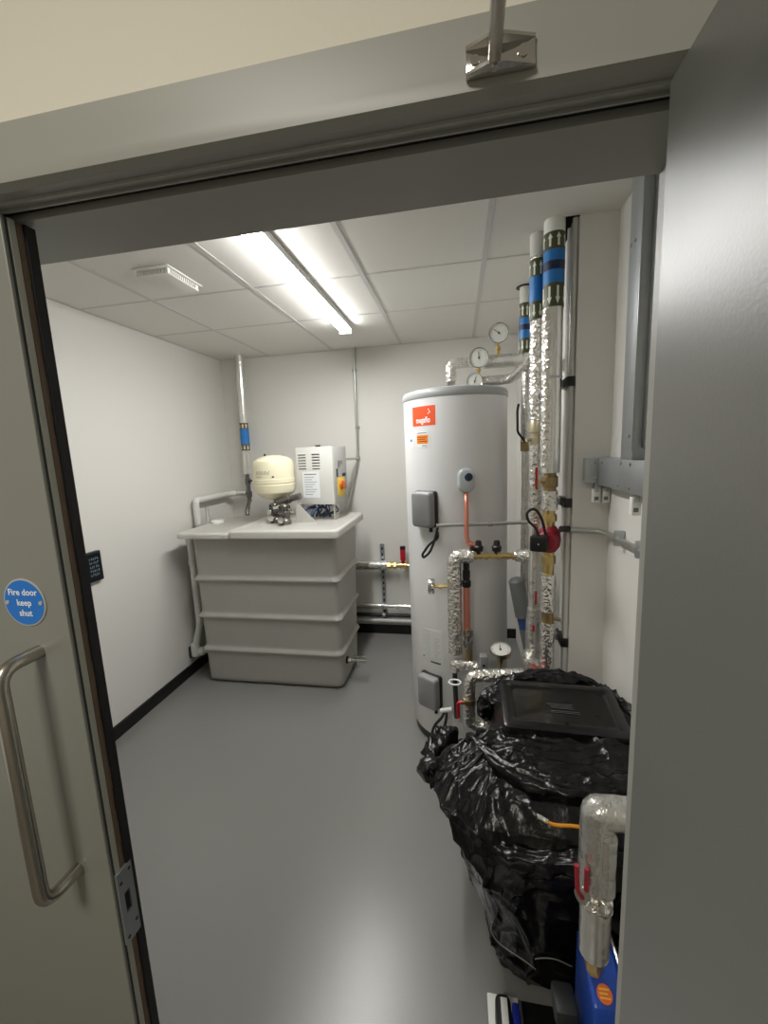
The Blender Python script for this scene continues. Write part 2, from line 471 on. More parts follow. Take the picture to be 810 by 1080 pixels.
# ================================================================== CEILING FITTINGS
lt = thing('ceiling_light', 'long lit white batten light on the tiled ceiling', 'light', (-0.765, 2.2, ZC))
b = MB(); b.box(-0.805, -0.722, 1.44, 2.94, ZC-0.038, ZC-0.003, bev=0.003); b.build('body', WHITE, lt)
b = MB(); pr = []
n = 10
vs_ = []; fs_ = []
for y in (1.445, 2.935):
    for k in range(n+1):
        a = PI*k/n
        vs_.append((-0.7635-0.040*math.cos(a), y, ZC-0.0385-0.013*math.sin(a)**0.6))
for k in range(n): fs_.append((k, k+1, n+2+k, n+1+k))
fs_.append((0, n, 2*n+1, n+1)); fs_.append(tuple(range(n+1))); fs_.append(tuple(range(n+1, 2*n+2)))
b.add(vs_, fs_); part_label(b.build('diffuser', LAMP, lt), 'lit white diffuser')
b = MB(); b.box(-0.806, -0.721, 1.430, 1.4445, ZC-0.066, ZC-0.003, bev=0.003); b.box(-0.806, -0.721, 2.9355, 2.950, ZC-0.066, ZC-0.003, bev=0.003); b.each('end_cap', WHITE, lt)

vt = thing('ceiling_vent', 'small square white air vent with slotted sides in the ceiling', 'vent', (-1.38, 1.94, ZC))
b = MB(); b.box(-1.475, -1.285, 1.815, 2.075, ZC-0.008, ZC-0.002, bev=0.001); b.build('flange', WHITE, vt)
b = MB(); b.box(-1.462, -1.298, 1.828, 2.062, ZC-0.034, ZC-0.029, bev=0.001); b.build('face_plate', TILE, vt)
b = MB(); b.box(-1.445, -1.315, 1.846, 2.045, ZC-0.029, ZC-0.008); b.build('core', DGREY, vt, smooth=False)
b = MB()
for k in range(13):
    x = -1.458+k*0.156/12
    b.box(x-0.0022, x+0.0022, 1.831, 1.850, ZC-0.030, ZC-0.007); b.box(x-0.0022, x+0.0022, 2.040, 2.059, ZC-0.030, ZC-0.007)
for k in range(16):
    y = 1.834+k*0.222/15
    b.box(-1.320, -1.301, y-0.003, y+0.003, ZC-0.030, ZC-0.007); b.box(-1.459, -1.440, y-0.003, y+0.003, ZC-0.030, ZC-0.007)
b.build('slat', WHITE, vt, smooth=False)

# ================================================================== WATER TANK
tk = thing('water_storage_tank', 'large grey moulded cold water tank with ribbed sides in the far left corner', 'tank', (-1.39, 2.98, 0))
def rr_ring(x0, x1, y0, y1, r, z, n=5):
    pts = []
    for cx, cy, a in ((x1-r, y0+r, -PI/2), (x1-r, y1-r, 0), (x0+r, y1-r, PI/2), (x0+r, y0+r, PI)):
        for k in range(n+1):
            t = a+PI/2*k/n
            pts.append((cx+r*math.cos(t), cy+r*math.sin(t), z))
    return pts
def loft(b, rings, cap=True):
    n = len(rings[0]); vs = []; fs = []
    for r in rings: vs += r
    for j in range(len(rings)-1):
        for i in range(n):
            k = (i+1) % n
            fs.append((j*n+i, j*n+k, (j+1)*n+k, (j+1)*n+i))
    if cap: fs.append(tuple(range(n))[::-1]); fs.append(tuple((len(rings)-1)*n+i for i in range(n)))
    b.add(vs, fs)
rings = []
def tank_off(z):   # ribs
    o = 0.0
    for zr in (0.275, 0.545, 0.835): o += 0.020*math.exp(-((z-zr)/0.017)**2)
    return o
zs = [0.0, 0.008, 0.02, 0.04]+[0.04+k*0.0115 for k in range(1, 99)]
for z in zs:
    ins = 0.035*max(0, 1-z/0.03)**2
    t = z/1.17
    o = tank_off(z)-ins
    rings.append(rr_ring(-1.945-0.0*t-o, -0.855+0.012*t+o, 2.672-0.022*t-o, 3.150+0.115*t+o, 0.05, z))
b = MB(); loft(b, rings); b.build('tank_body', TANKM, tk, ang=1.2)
# lid : low part to the left, raised part to the right, both with a turned down rim
def lid(b, x0, x1, y0, y1, zr, zt, r=0.045):
    rs = [rr_ring(x0, x1, y0, y1, r, zr), rr_ring(x0, x1, y0, y1, r, zt-0.016), rr_ring(x0+0.003, x1-0.003, y0+0.003, y1-0.003, r, zt-0.006),
          rr_ring(x0+0.012, x1-0.012, y0+0.012, y1-0.012, r, zt), rr_ring(x0+0.03, x1-0.03, y0+0.03, y1-0.03, r*0.7, zt),
          rr_ring(x0+0.045, x1-0.045, y0+0.045, y1-0.045, r*0.6, zt-0.008)]
    loft(b, rs)
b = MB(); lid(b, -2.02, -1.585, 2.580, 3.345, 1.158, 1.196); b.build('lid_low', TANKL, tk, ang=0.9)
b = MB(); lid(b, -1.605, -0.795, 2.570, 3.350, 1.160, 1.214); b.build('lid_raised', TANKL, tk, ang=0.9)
b = MB(); b.lathe([(0.052, 0), (0.052, 0.016), (0.046, 0.024), (0.0, 0.026)], Matrix.Translation((-1.965, 3.04, 1.189)), n=32)
part_label(b.build('inspection_cap', WHITE, tk), 'white screw cap')
# drain tap
b = MB(); b.hexnut((-0.846, 2.79, 0.175), (-0.812, 2.79, 0.175), 0.020); b.cyl((-0.812, 2.79, 0.175), (-0.73, 2.79, 0.172), 0.012, bev=0.002)
b.cyl((-0.735, 2.79, 0.172), (-0.70, 2.79, 0.172), 0.016, bev=0.003)
b.cyl((-0.765, 2.79, 0.172), (-0.765, 2.79, 0.118), 0.011); b.cyl((-0.765, 2.79, 0.172), (-0.765, 2.79, 0.205), 0.008)
tp = b.build('drain_tap', CHROME, tk)
b = MB(); b.box(-0.80, -0.70, 2.783, 2.797, 0.203, 0.209, bev=0.002); b.build('tap_lever', CHROME, tp)
b = MB(); b.cyl((-0.8505, 2.79, 0.175), (-0.84, 2.79, 0.175), 0.028, n=28); b.build('tap_washer', BLACK, tp)

# overflow pipe at the left of the tank
ov = thing('overflow_pipe', 'white plastic overflow pipe down the left side of the tank', 'pipe', (-2.05, 2.77, 0.2))
b = MB(); b.tube([(-2.035, 2.77, 1.155), (-2.035, 2.77, 0.415), (-2.10, 2.77, 0.23), (-2.10, 2.77, 0.185), (-1.945, 2.82, 0.205)], 0.026, fil=0.045, n=24); b.build('pipe_run', UPVC, ov)
b = MB(); b.cyl((-2.035, 2.77, 1.16), (-2.035, 2.77, 1.08), 0.035, bev=0.004); b.cyl((-2.035, 2.77, 0.95), (-2.035, 2.77, 0.91), 0.031, bev=0.003)
b.cyl((-2.10, 2.77, 0.262), (-2.10, 2.77, 0.155), 0.034, bev=0.006); b.cyl((-2.035, 2.786, 0.192), (-2.065, 2.78, 0.188), 0.034, bev=0.004); b.each('pipe_socket', UPVC, ov)
b = MB(); b.box(-2.15, -2.11, 2.75, 2.79, 0.14, 0.235, bev=0.003); b.build('wall_clip', DGREY, ov)

# label band helper -------------------------------------------------
def arrow_poly(w, h, up=True):
    p = [(-w*0.22, -h/2), (w*0.22, -h/2), (w*0.22, h*0.12), (w/2, h*0.12), (0, h/2), (-w/2, h*0.12), (-w*0.22, h*0.12)]
    return p if up else [(x, -y) for x, y in p][::-1]
ARW = mat('label_white', (226, 226, 210), 0.5)
def flow_label(parent, cx, cy, r, bands, arrows):
    """bands (z0,z1,material); arrows (z, height, up)"""
    first = None
    for z0, z1, mt in bands:
        b = MB(); b.lathe([(r, z0), (r+0.0015, z0), (r+0.0015, z1), (r, z1)], Matrix.Translation((cx, cy, 0)), n=36)
        o = b.build('flow_label' if first is None else 'label_band', mt, parent if first is None else first)
        if first is None: first = o
    b = MB()
    for z, h, up in arrows:
        k = 8
        for i in range(k):
            th = 2*PI*i/k+0.2
            poly = arrow_poly(2*PI*r/k*0.62, h, up)
            vs = bend(cx, cy, r+0.002, th, z, poly)
            b.add(vs, [tuple(range(len(vs)))])
    b.each('flow_arrow', ARW, first, smooth=False)
    return first

# riser in the corner feeding the tank
rs = thing('fill_pipe_riser', 'silver foil lagged riser pipe in the far left corner behind the tank', 'pipe', (-1.92, 3.52, 1.15))
b = MB(); b.tube([(-1.895, 3.52, ZC), (-1.918, 3.52, 1.56)], 0.036, n=28); b.build('lagging', FOILS, rs)
flow_label(rs, -1.909, 3.52, 0.0375, [(1.775, 1.83, LBROWN), (1.83, 1.965, LBLUE), (1.965, 2.02, LBROWN)], [(1.80, 0.035, False), (1.992, 0.035, True)])
b = MB(); b.cyl((-1.92, 3.52, 1.56), (-1.92, 3.52, 1.30), 0.018); b.cyl((-1.92, 3.52, 1.52), (-1.92, 3.52, 1.46), 0.026, bev=0.003)
b.cyl((-1.92, 3.52, 1.40), (-1.92, 3.52, 1.345), 0.028, bev=0.003); b.tube([(-1.92, 3.52, 1.32), (-1.90, 3.42, 1.24), (-1.89, 3.40, 1.197)], 0.017, fil=0.03)
b.build('valve_tail', PUMPS, rs)
b = MB(); b.cyl((-1.90, 3.505, 1.49), (-1.86, 3.47, 1.50), 0.010); b.build('valve_knob', BLACK, rs)
tp2 = thing('tank_inlet_pipe', 'silver and white pipe elbowing down onto the low tank lid', 'pipe', (-2.09, 3.1, 1.19))
b = MB(); b.tube([(-1.945, 3.52, 1.385), (-2.085, 3.50, 1.385)], 0.024); b.build('metal_section', FOILS, tp2)
b = MB(); b.tube([(-2.05, 3.50, 1.385), (-2.10, 3.44, 1.385), (-2.10, 2.98, 1.385), (-2.10, 2.98, 1.19)], 0.026, fil=0.03); b.build('white_section', UPVC, tp2)
b = MB(); b.tube([(-2.045, 3.04, 1.33), (-2.045, 3.04, 1.19)], 0.016); b.build('drop_leg', FOILS, tp2)
b = MB(); b.tube([(-1.955, 3.575, ZC), (-1.965, 3.575, 1.22)], 0.013, n=14)
tag(b.build('thin_pipe', CONDUIT, smooth=True), 'thin grey pipe running up the wall beside the corner riser', 'pipe')

# expansion vessel
ev = thing('expansion_vessel', 'round cream expansion vessel standing on the pump set', 'expansion vessel', (-1.425, 3.03, 1.37))
b = MB(); b.lathe([(0.0, 1.725), (0.05, 1.722), (0.11, 1.706), (0.148, 1.680), (0.158, 1.650), (0.158, 1.545), (0.162, 1.543), (0.162, 1.512), (0.158, 1.509), (0.1585, 1.500),
                    (0.162, 1.498), (0.158, 1.46), (0.152, 1.438), (0.11, 1.400), (0.06, 1.382), (0.03, 1.377), (0.0, 1.377)][::-1], Matrix.Translation((-1.425, 3.03, 0)), n=56)
b.build('vessel_body', CREAM, ev, ang=0.5)
b = MB(); b.cyl((-1.475, 3.0, 1.716), (-1.475, 3.0, 1.735), 0.008); b.build('air_cap', BLACK, ev)
b = MB()
for k in range(9):
    t0 = -0.50+k*0.085
    patch(b, -1.425, 3.03, 0.1583, t0, t0+0.018, 1.578, 1.606-0.004*(k % 3), out=0.0008)
    patch(b, -1.425, 3.03, 0.1583, t0, t0+0.058, 1.603-0.012*(k % 2), 1.607-0.012*(k % 2), out=0.0008)
for k in range(2):
    patch(b, -1.425, 3.03, 0.1583, -0.55, -0.42+0.25*k, 1.563, 1.566, out=0.0008)
b.build('printed_label', INK, ev, smooth=False)
b = MB(); patch(b, -1.425, 3.03, 0.1583, 0.32, 0.42, 1.556, 1.568, out=0.0008); b.build('rating_mark', DINK, ev)

# pump pair under it
def pump(x, y, lab, s=1.0):
    t = thing('booster_pump', lab, 'pump', (x, y, 1.20), 'booster pumps on the tank lid')
    zb = 1.207
    b = MB(); b.lathe([(0.040, 0), (0.043, 0.006), (0.043, 0.030), (0.036, 0.040), (0.036, 0.070), (0.050, 0.076), (0.050, 0.094), (0.038, 0.100), (0.038, 0.140), (0.032, 0.150), (0, 0.152)],
                       Matrix.Translation((x, y, zb)), n=28); b.build('pump_body', PUMPS, t, ang=0.5)
    b = MB()
    for k in range(10):
        a = 2*PI*k/10
        b.box(0.030, 0.043, -0.002, 0.002, 0.104, 0.140, M=Matrix.Translation((x, y, zb)) @ Matrix.Rotation(a, 4, 'Z'))
    b.build('cooling_fin', PUMPC, t, smooth=False)
    b = MB(); b.cyl((x, y-0.038, zb+0.045), (x, y-0.075, zb+0.045), 0.021, bev=0.003); b.hexnut((x, y-0.06, zb+0.045), (x, y-0.085, zb+0.045), 0.026)
    b.cyl((x+0.03, y, zb+0.1), (x+0.07, y, zb+0.1), 0.019); b.each('union', CHROME, t)
    return t
pump(-1.405, 2.95, 'left dark metal booster pump under the cream vessel')
pump(-1.285, 2.86, 'right chrome booster pump beside the triangular bracket')
mf = thing('pump_manifold', 'chrome pipe manifold linking the two booster pumps', 'pipe', (-1.35, 2.9, 1.33))
b = MB(); b.tube([(-1.425, 3.03, 1.385), (-1.425, 3.03, 1.345), (-1.335, 2.97, 1.345)], 0.020, fil=0.02); b.tube([(-1.37, 2.93, 1.365), (-1.18, 2.93, 1.41)], 0.026)
b.cyl((-1.30, 2.93, 1.381), (-1.265, 2.93, 1.39), 0.033, bev=0.003); b.build('header_pipe', PUMPS, mf)
b = MB(); b.tube([(-1.37, 2.86, 1.330), (-1.28, 2.86, 1.352)], 0.014); b.cyl((-1.41, 2.90, 1.30), (-1.41, 2.86, 1.30), 0.018, bev=0.002); b.build('check_valve', CHROME, mf)

# control panel on its bracket
Mp = Matrix.Translation((-0.930, 3.00, 0)) @ Matrix.Rotation(math.radians(-9), 4, 'Z')
cp = thing('control_panel', 'grey enamel pump control box with louvres and yellow isolator on the tank', 'control box', (-1.07, 3.1, 1.2))
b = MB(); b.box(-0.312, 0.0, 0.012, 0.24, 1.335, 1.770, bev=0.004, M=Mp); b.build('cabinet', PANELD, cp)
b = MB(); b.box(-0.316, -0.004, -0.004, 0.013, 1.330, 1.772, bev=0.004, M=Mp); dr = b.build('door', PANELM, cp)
b = MB()
for k in range(6):
    for x in (-0.262, -0.142):
        z = 1.722-k*0.0215
        b.box(x-0.034, x+0.034, -0.0085, -0.003, z-0.0045, z+0.0045, bev=0.003, M=Mp)
b.each('louvre', PANELM, dr)
b = MB()
for k in range(6):
    for x in (-0.262, -0.142): b.box(x-0.033, x+0.033, -0.0055, -0.0035, 1.722-k*0.0215-0.0105, 1.722-k*0.0215-0.0035, M=Mp)
b.each('louvre_shadow', DGREY, dr, smooth=False)  # dark strips paint the shadow under each louvre
b = MB(); b.box(-0.268, -0.122, -0.0055, -0.0035, 1.385, 1.585, M=Mp); part_label(b.build('instruction_sheet', PAPER, dr, smooth=False), 'white instruction sheet')
b = MB()
for k in range(9):
    b.box(-0.252, -0.145-0.02*(k % 3), -0.0062, -0.0054, 1.561-k*0.019-(0.001 if k else 0), 1.5635-k*0.019+(0.004 if k == 0 else 0), M=Mp)
b.build('printed_lines', INK, dr, smooth=False)
b = MB(); b.box(-0.175, -0.135, 0.06, 0.075, 1.768, 1.786, bev=0.002, M=Mp); b.build('top_catch', PUMPC, cp)
b = MB(); b.box(0.0, 0.006, 0.055, 0.175, 1.385, 1.53, bev=0.002, M=Mp); part_label(b.build('isolator_plate', YELLOW, cp), 'yellow isolator plate')
b = MB(); b.cyl(Mp @ Vector((0.005, 0.115, 1.470)), Mp @ Vector((0.024, 0.115, 1.470)), 0.034, bev=0.004); b.box(0.020, 0.038, 0.106, 0.124, 1.438, 1.502, bev=0.004, M=Mp)
part_label(b.build('isolator_knob', mat('isolator_orange', (190, 96, 34), 0.45), cp), 'orange rotary isolator knob')
b = MB(); b.box(0.0, 0.003, 0.045, 0.07, 1.54, 1.60, M=Mp); b.box(0.0, 0.003, 0.15, 0.21, 1.535, 1.56, M=Mp); b.each('side_label', NBLUE, cp, smooth=False)
b = MB()
for k in range(4): b.box(0.0, 0.002, 0.08+k*0.022, 0.09+k*0.022, 1.60+0.012*k, 1.66, M=Mp)
b.build('side_marking', INK, cp, smooth=False)
b = MB()
b.prism([(0, 0), (0.16, 0), (0.02, 0.15), (0, 0.15)], 0.004, Matrix.Translation(Vector((-1.225, 2.93, 1.206))) @ Matrix.Rotation(PI/2, 4, 'X') @ Matrix.Rotation(0, 4, 'Y'))
b.box(-1.228, -1.222, 2.93, 3.10, 1.206, 1.345); b.box(-0.955, -0.949, 3.02, 3.16, 1.206, 1.335)
part_label(b.each('bracket', TANKL, cp, smooth=False), 'triangular white support bracket')
b = MB()
for k in range(7):
    x = -0.20+k*0.026
    p0 = Mp @ Vector((x, 0.05+0.02*(k % 2), 1.335)); p1 = Vector((p0.x-0.03+0.012*k, p0.y+0.02, 1.27)); p2 = Vector((p0.x-0.05-0.01*k, p0.y+0.06, 1.218))
    b.tube([p0, p1, p2], 0.0055, n=10, fil=0.03)
b.each('cable_bundle', mat('grey_blue_cable', (64, 76, 100), 0.45), cp)
b = MB()
for k in range(5): b.cyl(Mp @ Vector((-0.06+k*0.0001-k*0.035, 0.1, 1.335)), Mp @ Vector((-0.06-k*0.035, 0.1, 1.305)), 0.011, n=12)
b.each('cable_gland', BLACK, cp)
b = MB(); b.box(-1.10, -1.02, 2.98, 3.02, 1.209, 1.214, bev=0.001)
# blue flexible hose pair feeding the pumps
for i, (x, lab) in enumerate(((-1.13, 'left blue flexible hose under the control box'), (-1.05, 'right blue flexible hose under the control box'))):
    hz = MB(); hz.tube([(x-0.09, 2.99, 1.235), (x-0.05, 3.03, 1.30), (x, 3.12, 1.30), (x+0.02, 3.16, 1.215)], 0.011, fil=0.04, n=14)
    tag(hz.build('flexible_hose', mat('blue_hose', (40, 62, 104), 0.4)), lab, 'hose', 'blue hoses on the tank lid')

# conduit on the back wall
cd = thing('wall_conduit', 'thin galvanised conduit dropping down the back wall to the control box', 'conduit', (-0.89, 3.61, 1.2))
b = MB(); b.tube([(-0.875, 3.615, ZC), (-0.885, 3.615, 1.62), (-0.95, 3.60, 1.40), (-1.0, 3.52, 1.22)], 0.0115, fil=0.1, n=16); b.tube([(-0.885, 3.612, 1.66), (-0.94, 3.40, 1.665), (-0.945, 3.24, 1.665)], 0.0095, n=14, fil=0.05)
b.build('conduit_run', CONDUIT, cd)
b = MB()
for z in (1.93, 2.42): b.cyl((-0.8785, 3.615, z-0.014), (-0.8785, 3.615, z+0.014), 0.017); b.box(-0.900, -0.857, 3.626, 3.635, z-0.01, z+0.01)
b.cyl((-0.885, 3.615, 1.645), (-0.885, 3.615, 1.68), 0.018); b.each('coupling', GALV, cd)

# ================================================================== LOW PIPES ON BACK WALL
lp = thing('upper_wall_pipe', 'thick foil lagged pipe low on the back wall ending in brass fittings', 'pipe', (-0.66, 3.55, 0.69))
b = MB(); b.tube([(-1.6, 3.545, 0.692), (-0.645, 3.545, 0.692)], 0.042, n=28); b.build('lagging', FOILS, lp)
b = MB(); b.hexnut((-0.645, 3.545, 0.692), (-0.615, 3.545, 0.692), 0.034); b.cyl((-0.615, 3.545, 0.692), (-0.56, 3.545, 0.692), 0.026, bev=0.003); b.hexnut((-0.585, 3.545, 0.692), (-0.565, 3.545, 0.692), 0.034)
b.cyl((-0.56, 3.545, 0.692), (-0.30, 3.545, 0.692), 0.020); b.cyl((-0.53, 3.545, 0.692), (-0.47, 3.545, 0.692), 0.030, bev=0.004); b.build('brass_valve', BRASS, lp)
b = MB(); b.cyl((-0.50, 3.53, 0.72), (-0.50, 3.53, 0.745), 0.016); b.cyl((-0.50, 3.53, 0.745), (-0.50, 3.53, 0.845), 0.024, bev=0.003); part_label(b.build('red_valve_knob', RED, lp), 'red valve grip')
b = MB(); b.cyl((-0.50, 3.53, 0.845), (-0.50, 3.53, 0.872), 0.025, bev=0.003); b.build('valve_cap', BLACK, lp)
lp = thing('middle_wall_pipe', 'thinner foil pipe on the back wall above the dark pipe', 'pipe', (-0.66, 3.56, 0.3))
b = MB(); b.tube([(-1.6, 3.555, 0.300), (-0.66, 3.555, 0.300)], 0.027, n=24); b.tube([(-0.585, 3.555, 0.300), (-0.25, 3.555, 0.300)], 0.024, n=24); b.build('lagging', FOILS, lp)
b = MB(); b.cyl((-0.66, 3.555, 0.300), (-0.585, 3.555, 0.300), 0.015); b.build('bare_section', CONDUIT, lp)
b = MB(); b.tube([(-1.6, 3.575, 0.205), (-0.25, 3.575, 0.205)], 0.017, n=20); tag(b.build('dark_wall_pipe', PUMPC), 'dark grey pipe just above the white pipe on back wall', 'pipe')
b = MB(); b.tube([(-1.6, 3.585, 0.148), (-0.25, 3.585, 0.148)], 0.021, n=20); tag(b.build('white_wall_pipe', UPVC), 'white plastic pipe lowest on the back wall over the skirting', 'pipe')
st = thing('strut_channel', 'vertical slotted steel strut channel holding the back wall pipes', 'bracket', (-0.70, 3.615, 0.12))
b = MB(); b.box(-0.722, -0.683, 3.612, 3.634, 0.14, 0.875); b.build('channel', GALV, st, smooth=False)
b = MB()
for k in range(13): b.box(-0.710, -0.695, 3.6105, 3.613, 0.16+k*0.055, 0.185+k*0.055, bev=0.001)
b.each('slot', DGREY, st)
b = MB()
for z, r, y in ((0.692, 0.044, 3.545), (0.300, 0.029, 3.555), (0.205, 0.019, 3.575)): b.cyl((-0.715, y, z), (-0.69, y, z), r+0.002, n=28)
b.each('pipe_clip', GALV, st)

# ================================================================== HOT WATER CYLINDER
CX, CY, CR = -0.017, 2.444, 0.29
hc = thing('hot_water_cylinder', 'tall white unvented hot water cylinder with grey domed cap', 'water cylinder', (CX, CY, 0))
MC = Matrix.Translation((CX, CY, 0))
b = MB(); b.lathe([(0.262, 0.0), (0.268, 0.004), (0.268, 0.05), (0.285, 0.056), (CR, 0.066), (CR, 1.0), (CR, 1.999)], MC, n=96); b.build('casing', CYL, hc, ang=0.5)
b = MB(); b.lathe([(0.270, 0.0), (0.276, 0.0), (0.276, 0.045), (0.270, 0.045)], MC, n=96); b.build('base_ring', PUMPC, hc)
b = MB(); b.lathe([(CR+0.001, 1.985), (CR+0.004, 1.990), (CR+0.004, 2.015), (CR-0.004, 2.028), (0.25, 2.038), (0.15, 2.046), (0, 2.05)], MC, n=96); b.build('domed_cap', CAP, hc, ang=0.7)
def sheet(name, t0, t1, z0, z1, mt, parent=hc, out=0.001, r=CR):
    b = MB(); patch(b, CX, CY, r, t0, t1, z0, z1, out, 14); return b.build(name, mt, parent)
s1 = sheet('brand_sticker', -0.868, -0.338, 1.845, 1.945, ORANGE); part_label(s1, 'orange maker sticker with white lettering')
vs_, fs_ = text_geo('megaflo', 0.042, 'CENTER', True)
b = MB(); b.add(bend(CX, CY, CR+0.0016, -0.60, 1.873, [(v.x*0.72, v.y) for v in vs_]), fs_)
for (x, y, w_) in ((0.038, 0.052, 0.004), (0.044, 0.040, 0.005), (0.036, 0.032, 0.004)):
    b.add(bend(CX, CY, CR+0.0016, -0.60, 1.873, [(x-w_, y), (x, y-w_), (x+w_, y), (x, y+w_*1.6)]), [(0, 1, 2, 3)])
b.build('sticker_lettering', WT, s1, smooth=False)
s2 = sheet('warning_sticker', -0.760, -0.490, 1.732, 1.815, PAPER); part_label(s2, 'small white and amber notice sticker')
sheet('amber_field', -0.755, -0.495, 1.752, 1.797, AMBER, s2, 0.0006, CR+0.001)
b = MB()
for z, a, c_ in ((1.806, -0.75, -0.52), (1.784, -0.74, -0.52), (1.774, -0.74, -0.55), (1.763, -0.72, -0.52), (1.740, -0.62, -0.52)):
    patch(b, CX, CY, CR+0.0016, a, c_, z, z+0.003, 0.0005)
b.build('sticker_print', DINK, s2)
s3 = sheet('side_label', -1.16, -0.88, 1.730, 1.785, PAPER); b = MB(); patch(b, CX, CY, CR+0.001, -0.97, -0.91, 1.765, 1.778, 0.0005); b.build('label_mark', LBLUE, s3)
s4 = sheet('rating_label', -0.78, -0.30, 0.515, 0.715, mat('clear_label', (208, 209, 209), 0.5)); b = MB()
for k in range(15):
    a = -0.76 if k % 4 else -0.72
    patch(b, CX, CY, CR+0.001, a, -0.56 if k < 13 else -0.34, 0.702-k*0.0125, 0.7045-k*0.0125, 0.0004, 6)
    if k > 2: patch(b, CX, CY, CR+0.001, -0.48, -0.34-0.03*(k % 3), 0.702-k*0.0125, 0.7048-k*0.0125, 0.0004, 6)
b.build('label_text', mat('faint_ink', (168, 168, 166), 0.7), s4)
b = MB(); patch(b, CX, CY, CR+0.0012, -0.56, -0.34, 0.518, 0.526, 0.0006); patch(b, CX, CY, CR+0.0012, -0.76, -0.72, 0.538, 0.545, 0.0006); b.build('label_code', DINK, s4)
def cyl_frame(t, z, out=0.0):
    n = Vector((math.sin(t), -math.cos(t), 0)); r = Vector((math.cos(t), math.sin(t), 0))
    return frame(Vector((CX, CY, z))+n*(CR+out), r, (0, 0, 1))
def rbox(b, M, w, h, z0, z1, r, n=5, bev=0.004):
    rings = []
    for (ins, z) in ((0, z0), (0, z1-bev), (bev*0.4, z1-bev*0.3), (bev, z1)):
        rings.append([(x, y, z) for x, y, _ in rr_ring(-w/2+ins, w/2-ins, -h/2+ins, h/2-ins, r, 0, n)])
    bb = MB(); loft(bb, rings); b.add(bb.v, bb.f, M)
for (t, z) in ((-0.565, 1.405), (-0.555, 0.352)):
    M_ = cyl_frame(t, z)
    b = MB(); rbox(b, M_, 0.135, 0.195, -0.014, 0.018, 0.014); bk = b.build('element_cover', BLACK, hc)
    b = MB(); rbox(b, M_, 0.129, 0.189, 0.016, 0.058, 0.018, bev=0.012); part_label(b.build('cover_face', COVER, bk), 'grey moulded immersion heater cover')
    b = MB(); b.cyl(M_ @ Vector((0.045, -0.095, 0.028)), M_ @ Vector((0.045, -0.118, 0.028)), 0.010, n=14); b.build('cable_gland', BLACK, bk)
M_ = cyl_frame(0.185, 1.556)
b = MB(); rbox(b, M_, 0.085, 0.125, -0.006, 0.030, 0.038, n=8, bev=0.010); kn = b.build('temperature_controller', CTRL, hc)
b = MB(); b.lathe([(0.021, 0), (0.021, 0.005), (0.0175, 0.008), (0, 0.008)], M_ @ Matrix.Translation((0.008, 0.018, 0.029)), n=28); part_label(b.build('controller_dial', NAVY, kn), 'dark blue round dial')
b = MB(); rbox(b, M_, 0.075, 0.112, 0.030, 0.0315, 0.033, n=8, bev=0.001); b.build('controller_face', mat('controller_face', (188, 196, 198), 0.35), kn)
# control cables
def cable(lab, pts, r, mt=RUBBER, name='cable', cat='cable', fil=0.04, group=None):
    b = MB(); b.tube(pts, r, n=12, fil=fil); return tag(b.build(name, mt), lab, cat, group)
cable('black cable looping below the upper grey cylinder cover', [(-0.112, 2.125, 1.29), (-0.11, 2.10, 1.262), (-0.155, 2.10, 1.235), (-0.195, 2.10, 1.175), (-0.190, 2.10, 1.158), (-0.155, 2.10, 1.185), (-0.128, 2.10, 1.25), (-0.108, 2.10, 1.33)], 0.0065, fil=0.03)
cable('black cable looping from the lower grey cover over the bag', [(-0.09, 2.06, 0.322), (-0.105, 2.04, 0.290), (-0.16, 2.03, 0.23), (-0.168, 2.03, 0.13), (-0.145, 2.03, 0.10), (-0.112, 2.03, 0.17), (-0.085, 2.05, 0.27), (-0.085, 2.09, 0.30)], 0.0075, fil=0.04)
b = MB(); b.tube([(-0.115, 2.06, 0.310), (-0.052, 2.05, 0.332)], 0.0125, n=16); tag(b.build('conduit_stub', UPVC), 'short white conduit stub beside the lower cylinder cover', 'conduit')
cv = thing('front_conduit', 'slim steel conduit running straight across the front of the cylinder', 'conduit', (0.1, 2.07, 1.34))
b = MB(); b.tube([(-0.115, 2.075, 1.335), (0.34, 2.075, 1.348)], 0.0095, n=16); b.build('conduit_run', CONDUIT, cv)
b = MB(); b.cyl((0.14, 2.075, 1.341), (0.165, 2.075, 1.342), 0.013); b.build('coupling', GALV, cv)

# copper discharge lines
cp1 = thing('upper_copper_pipe', 'pinkish copper pipe dropping from the round controller', 'pipe', (0.04, 2.12, 1.2))
b = MB(); b.tube([(0.036, 2.145, 1.490), (0.036, 2.105, 1.46), (0.036, 2.085, 1.40), (0.034, 2.06, 1.27), (0.05, 2.055, 1.235)], 0.0115, n=16, fil=0.03); b.build('tube_run', COPPER, cp1)
b = MB(); b.cyl((0.05, 2.055, 1.245), (0.085, 2.055, 1.232), 0.014); b.build('elbow_fitting', COPPER, cp1)
cp2 = thing('lower_copper_pipe', 'copper pipe with black valve head between lagged pipes', 'pipe', (0.03, 2.03, 0.7))
b = MB(); b.cyl((0.031, 2.05, 1.03), (0.031, 2.05, 0.79), 0.0165); b.build('tube_run', COPPER, cp2)
b = MB(); b.lathe([(0.020, 0), (0.023, 0.006), (0.023, 0.03), (0.017, 0.036), (0.019, 0.05), (0.019, 0.085), (0.014, 0.09), (0.016, 0.10), (0.016, 0.125), (0, 0.128)], Matrix.Translation((0.031, 2.05, 1.022)), n=24)
b.build('valve_head', BLACK, cp2)
b = MB(); b.lathe([(0.017, 0), (0.025, 0.005), (0.025, 0.03), (0.018, 0.036), (0.018, 0.05), (0.025, 0.056), (0.025, 0.085), (0.018, 0.09)], Matrix.Translation((0.035, 2.045, 0.70)), n=6)
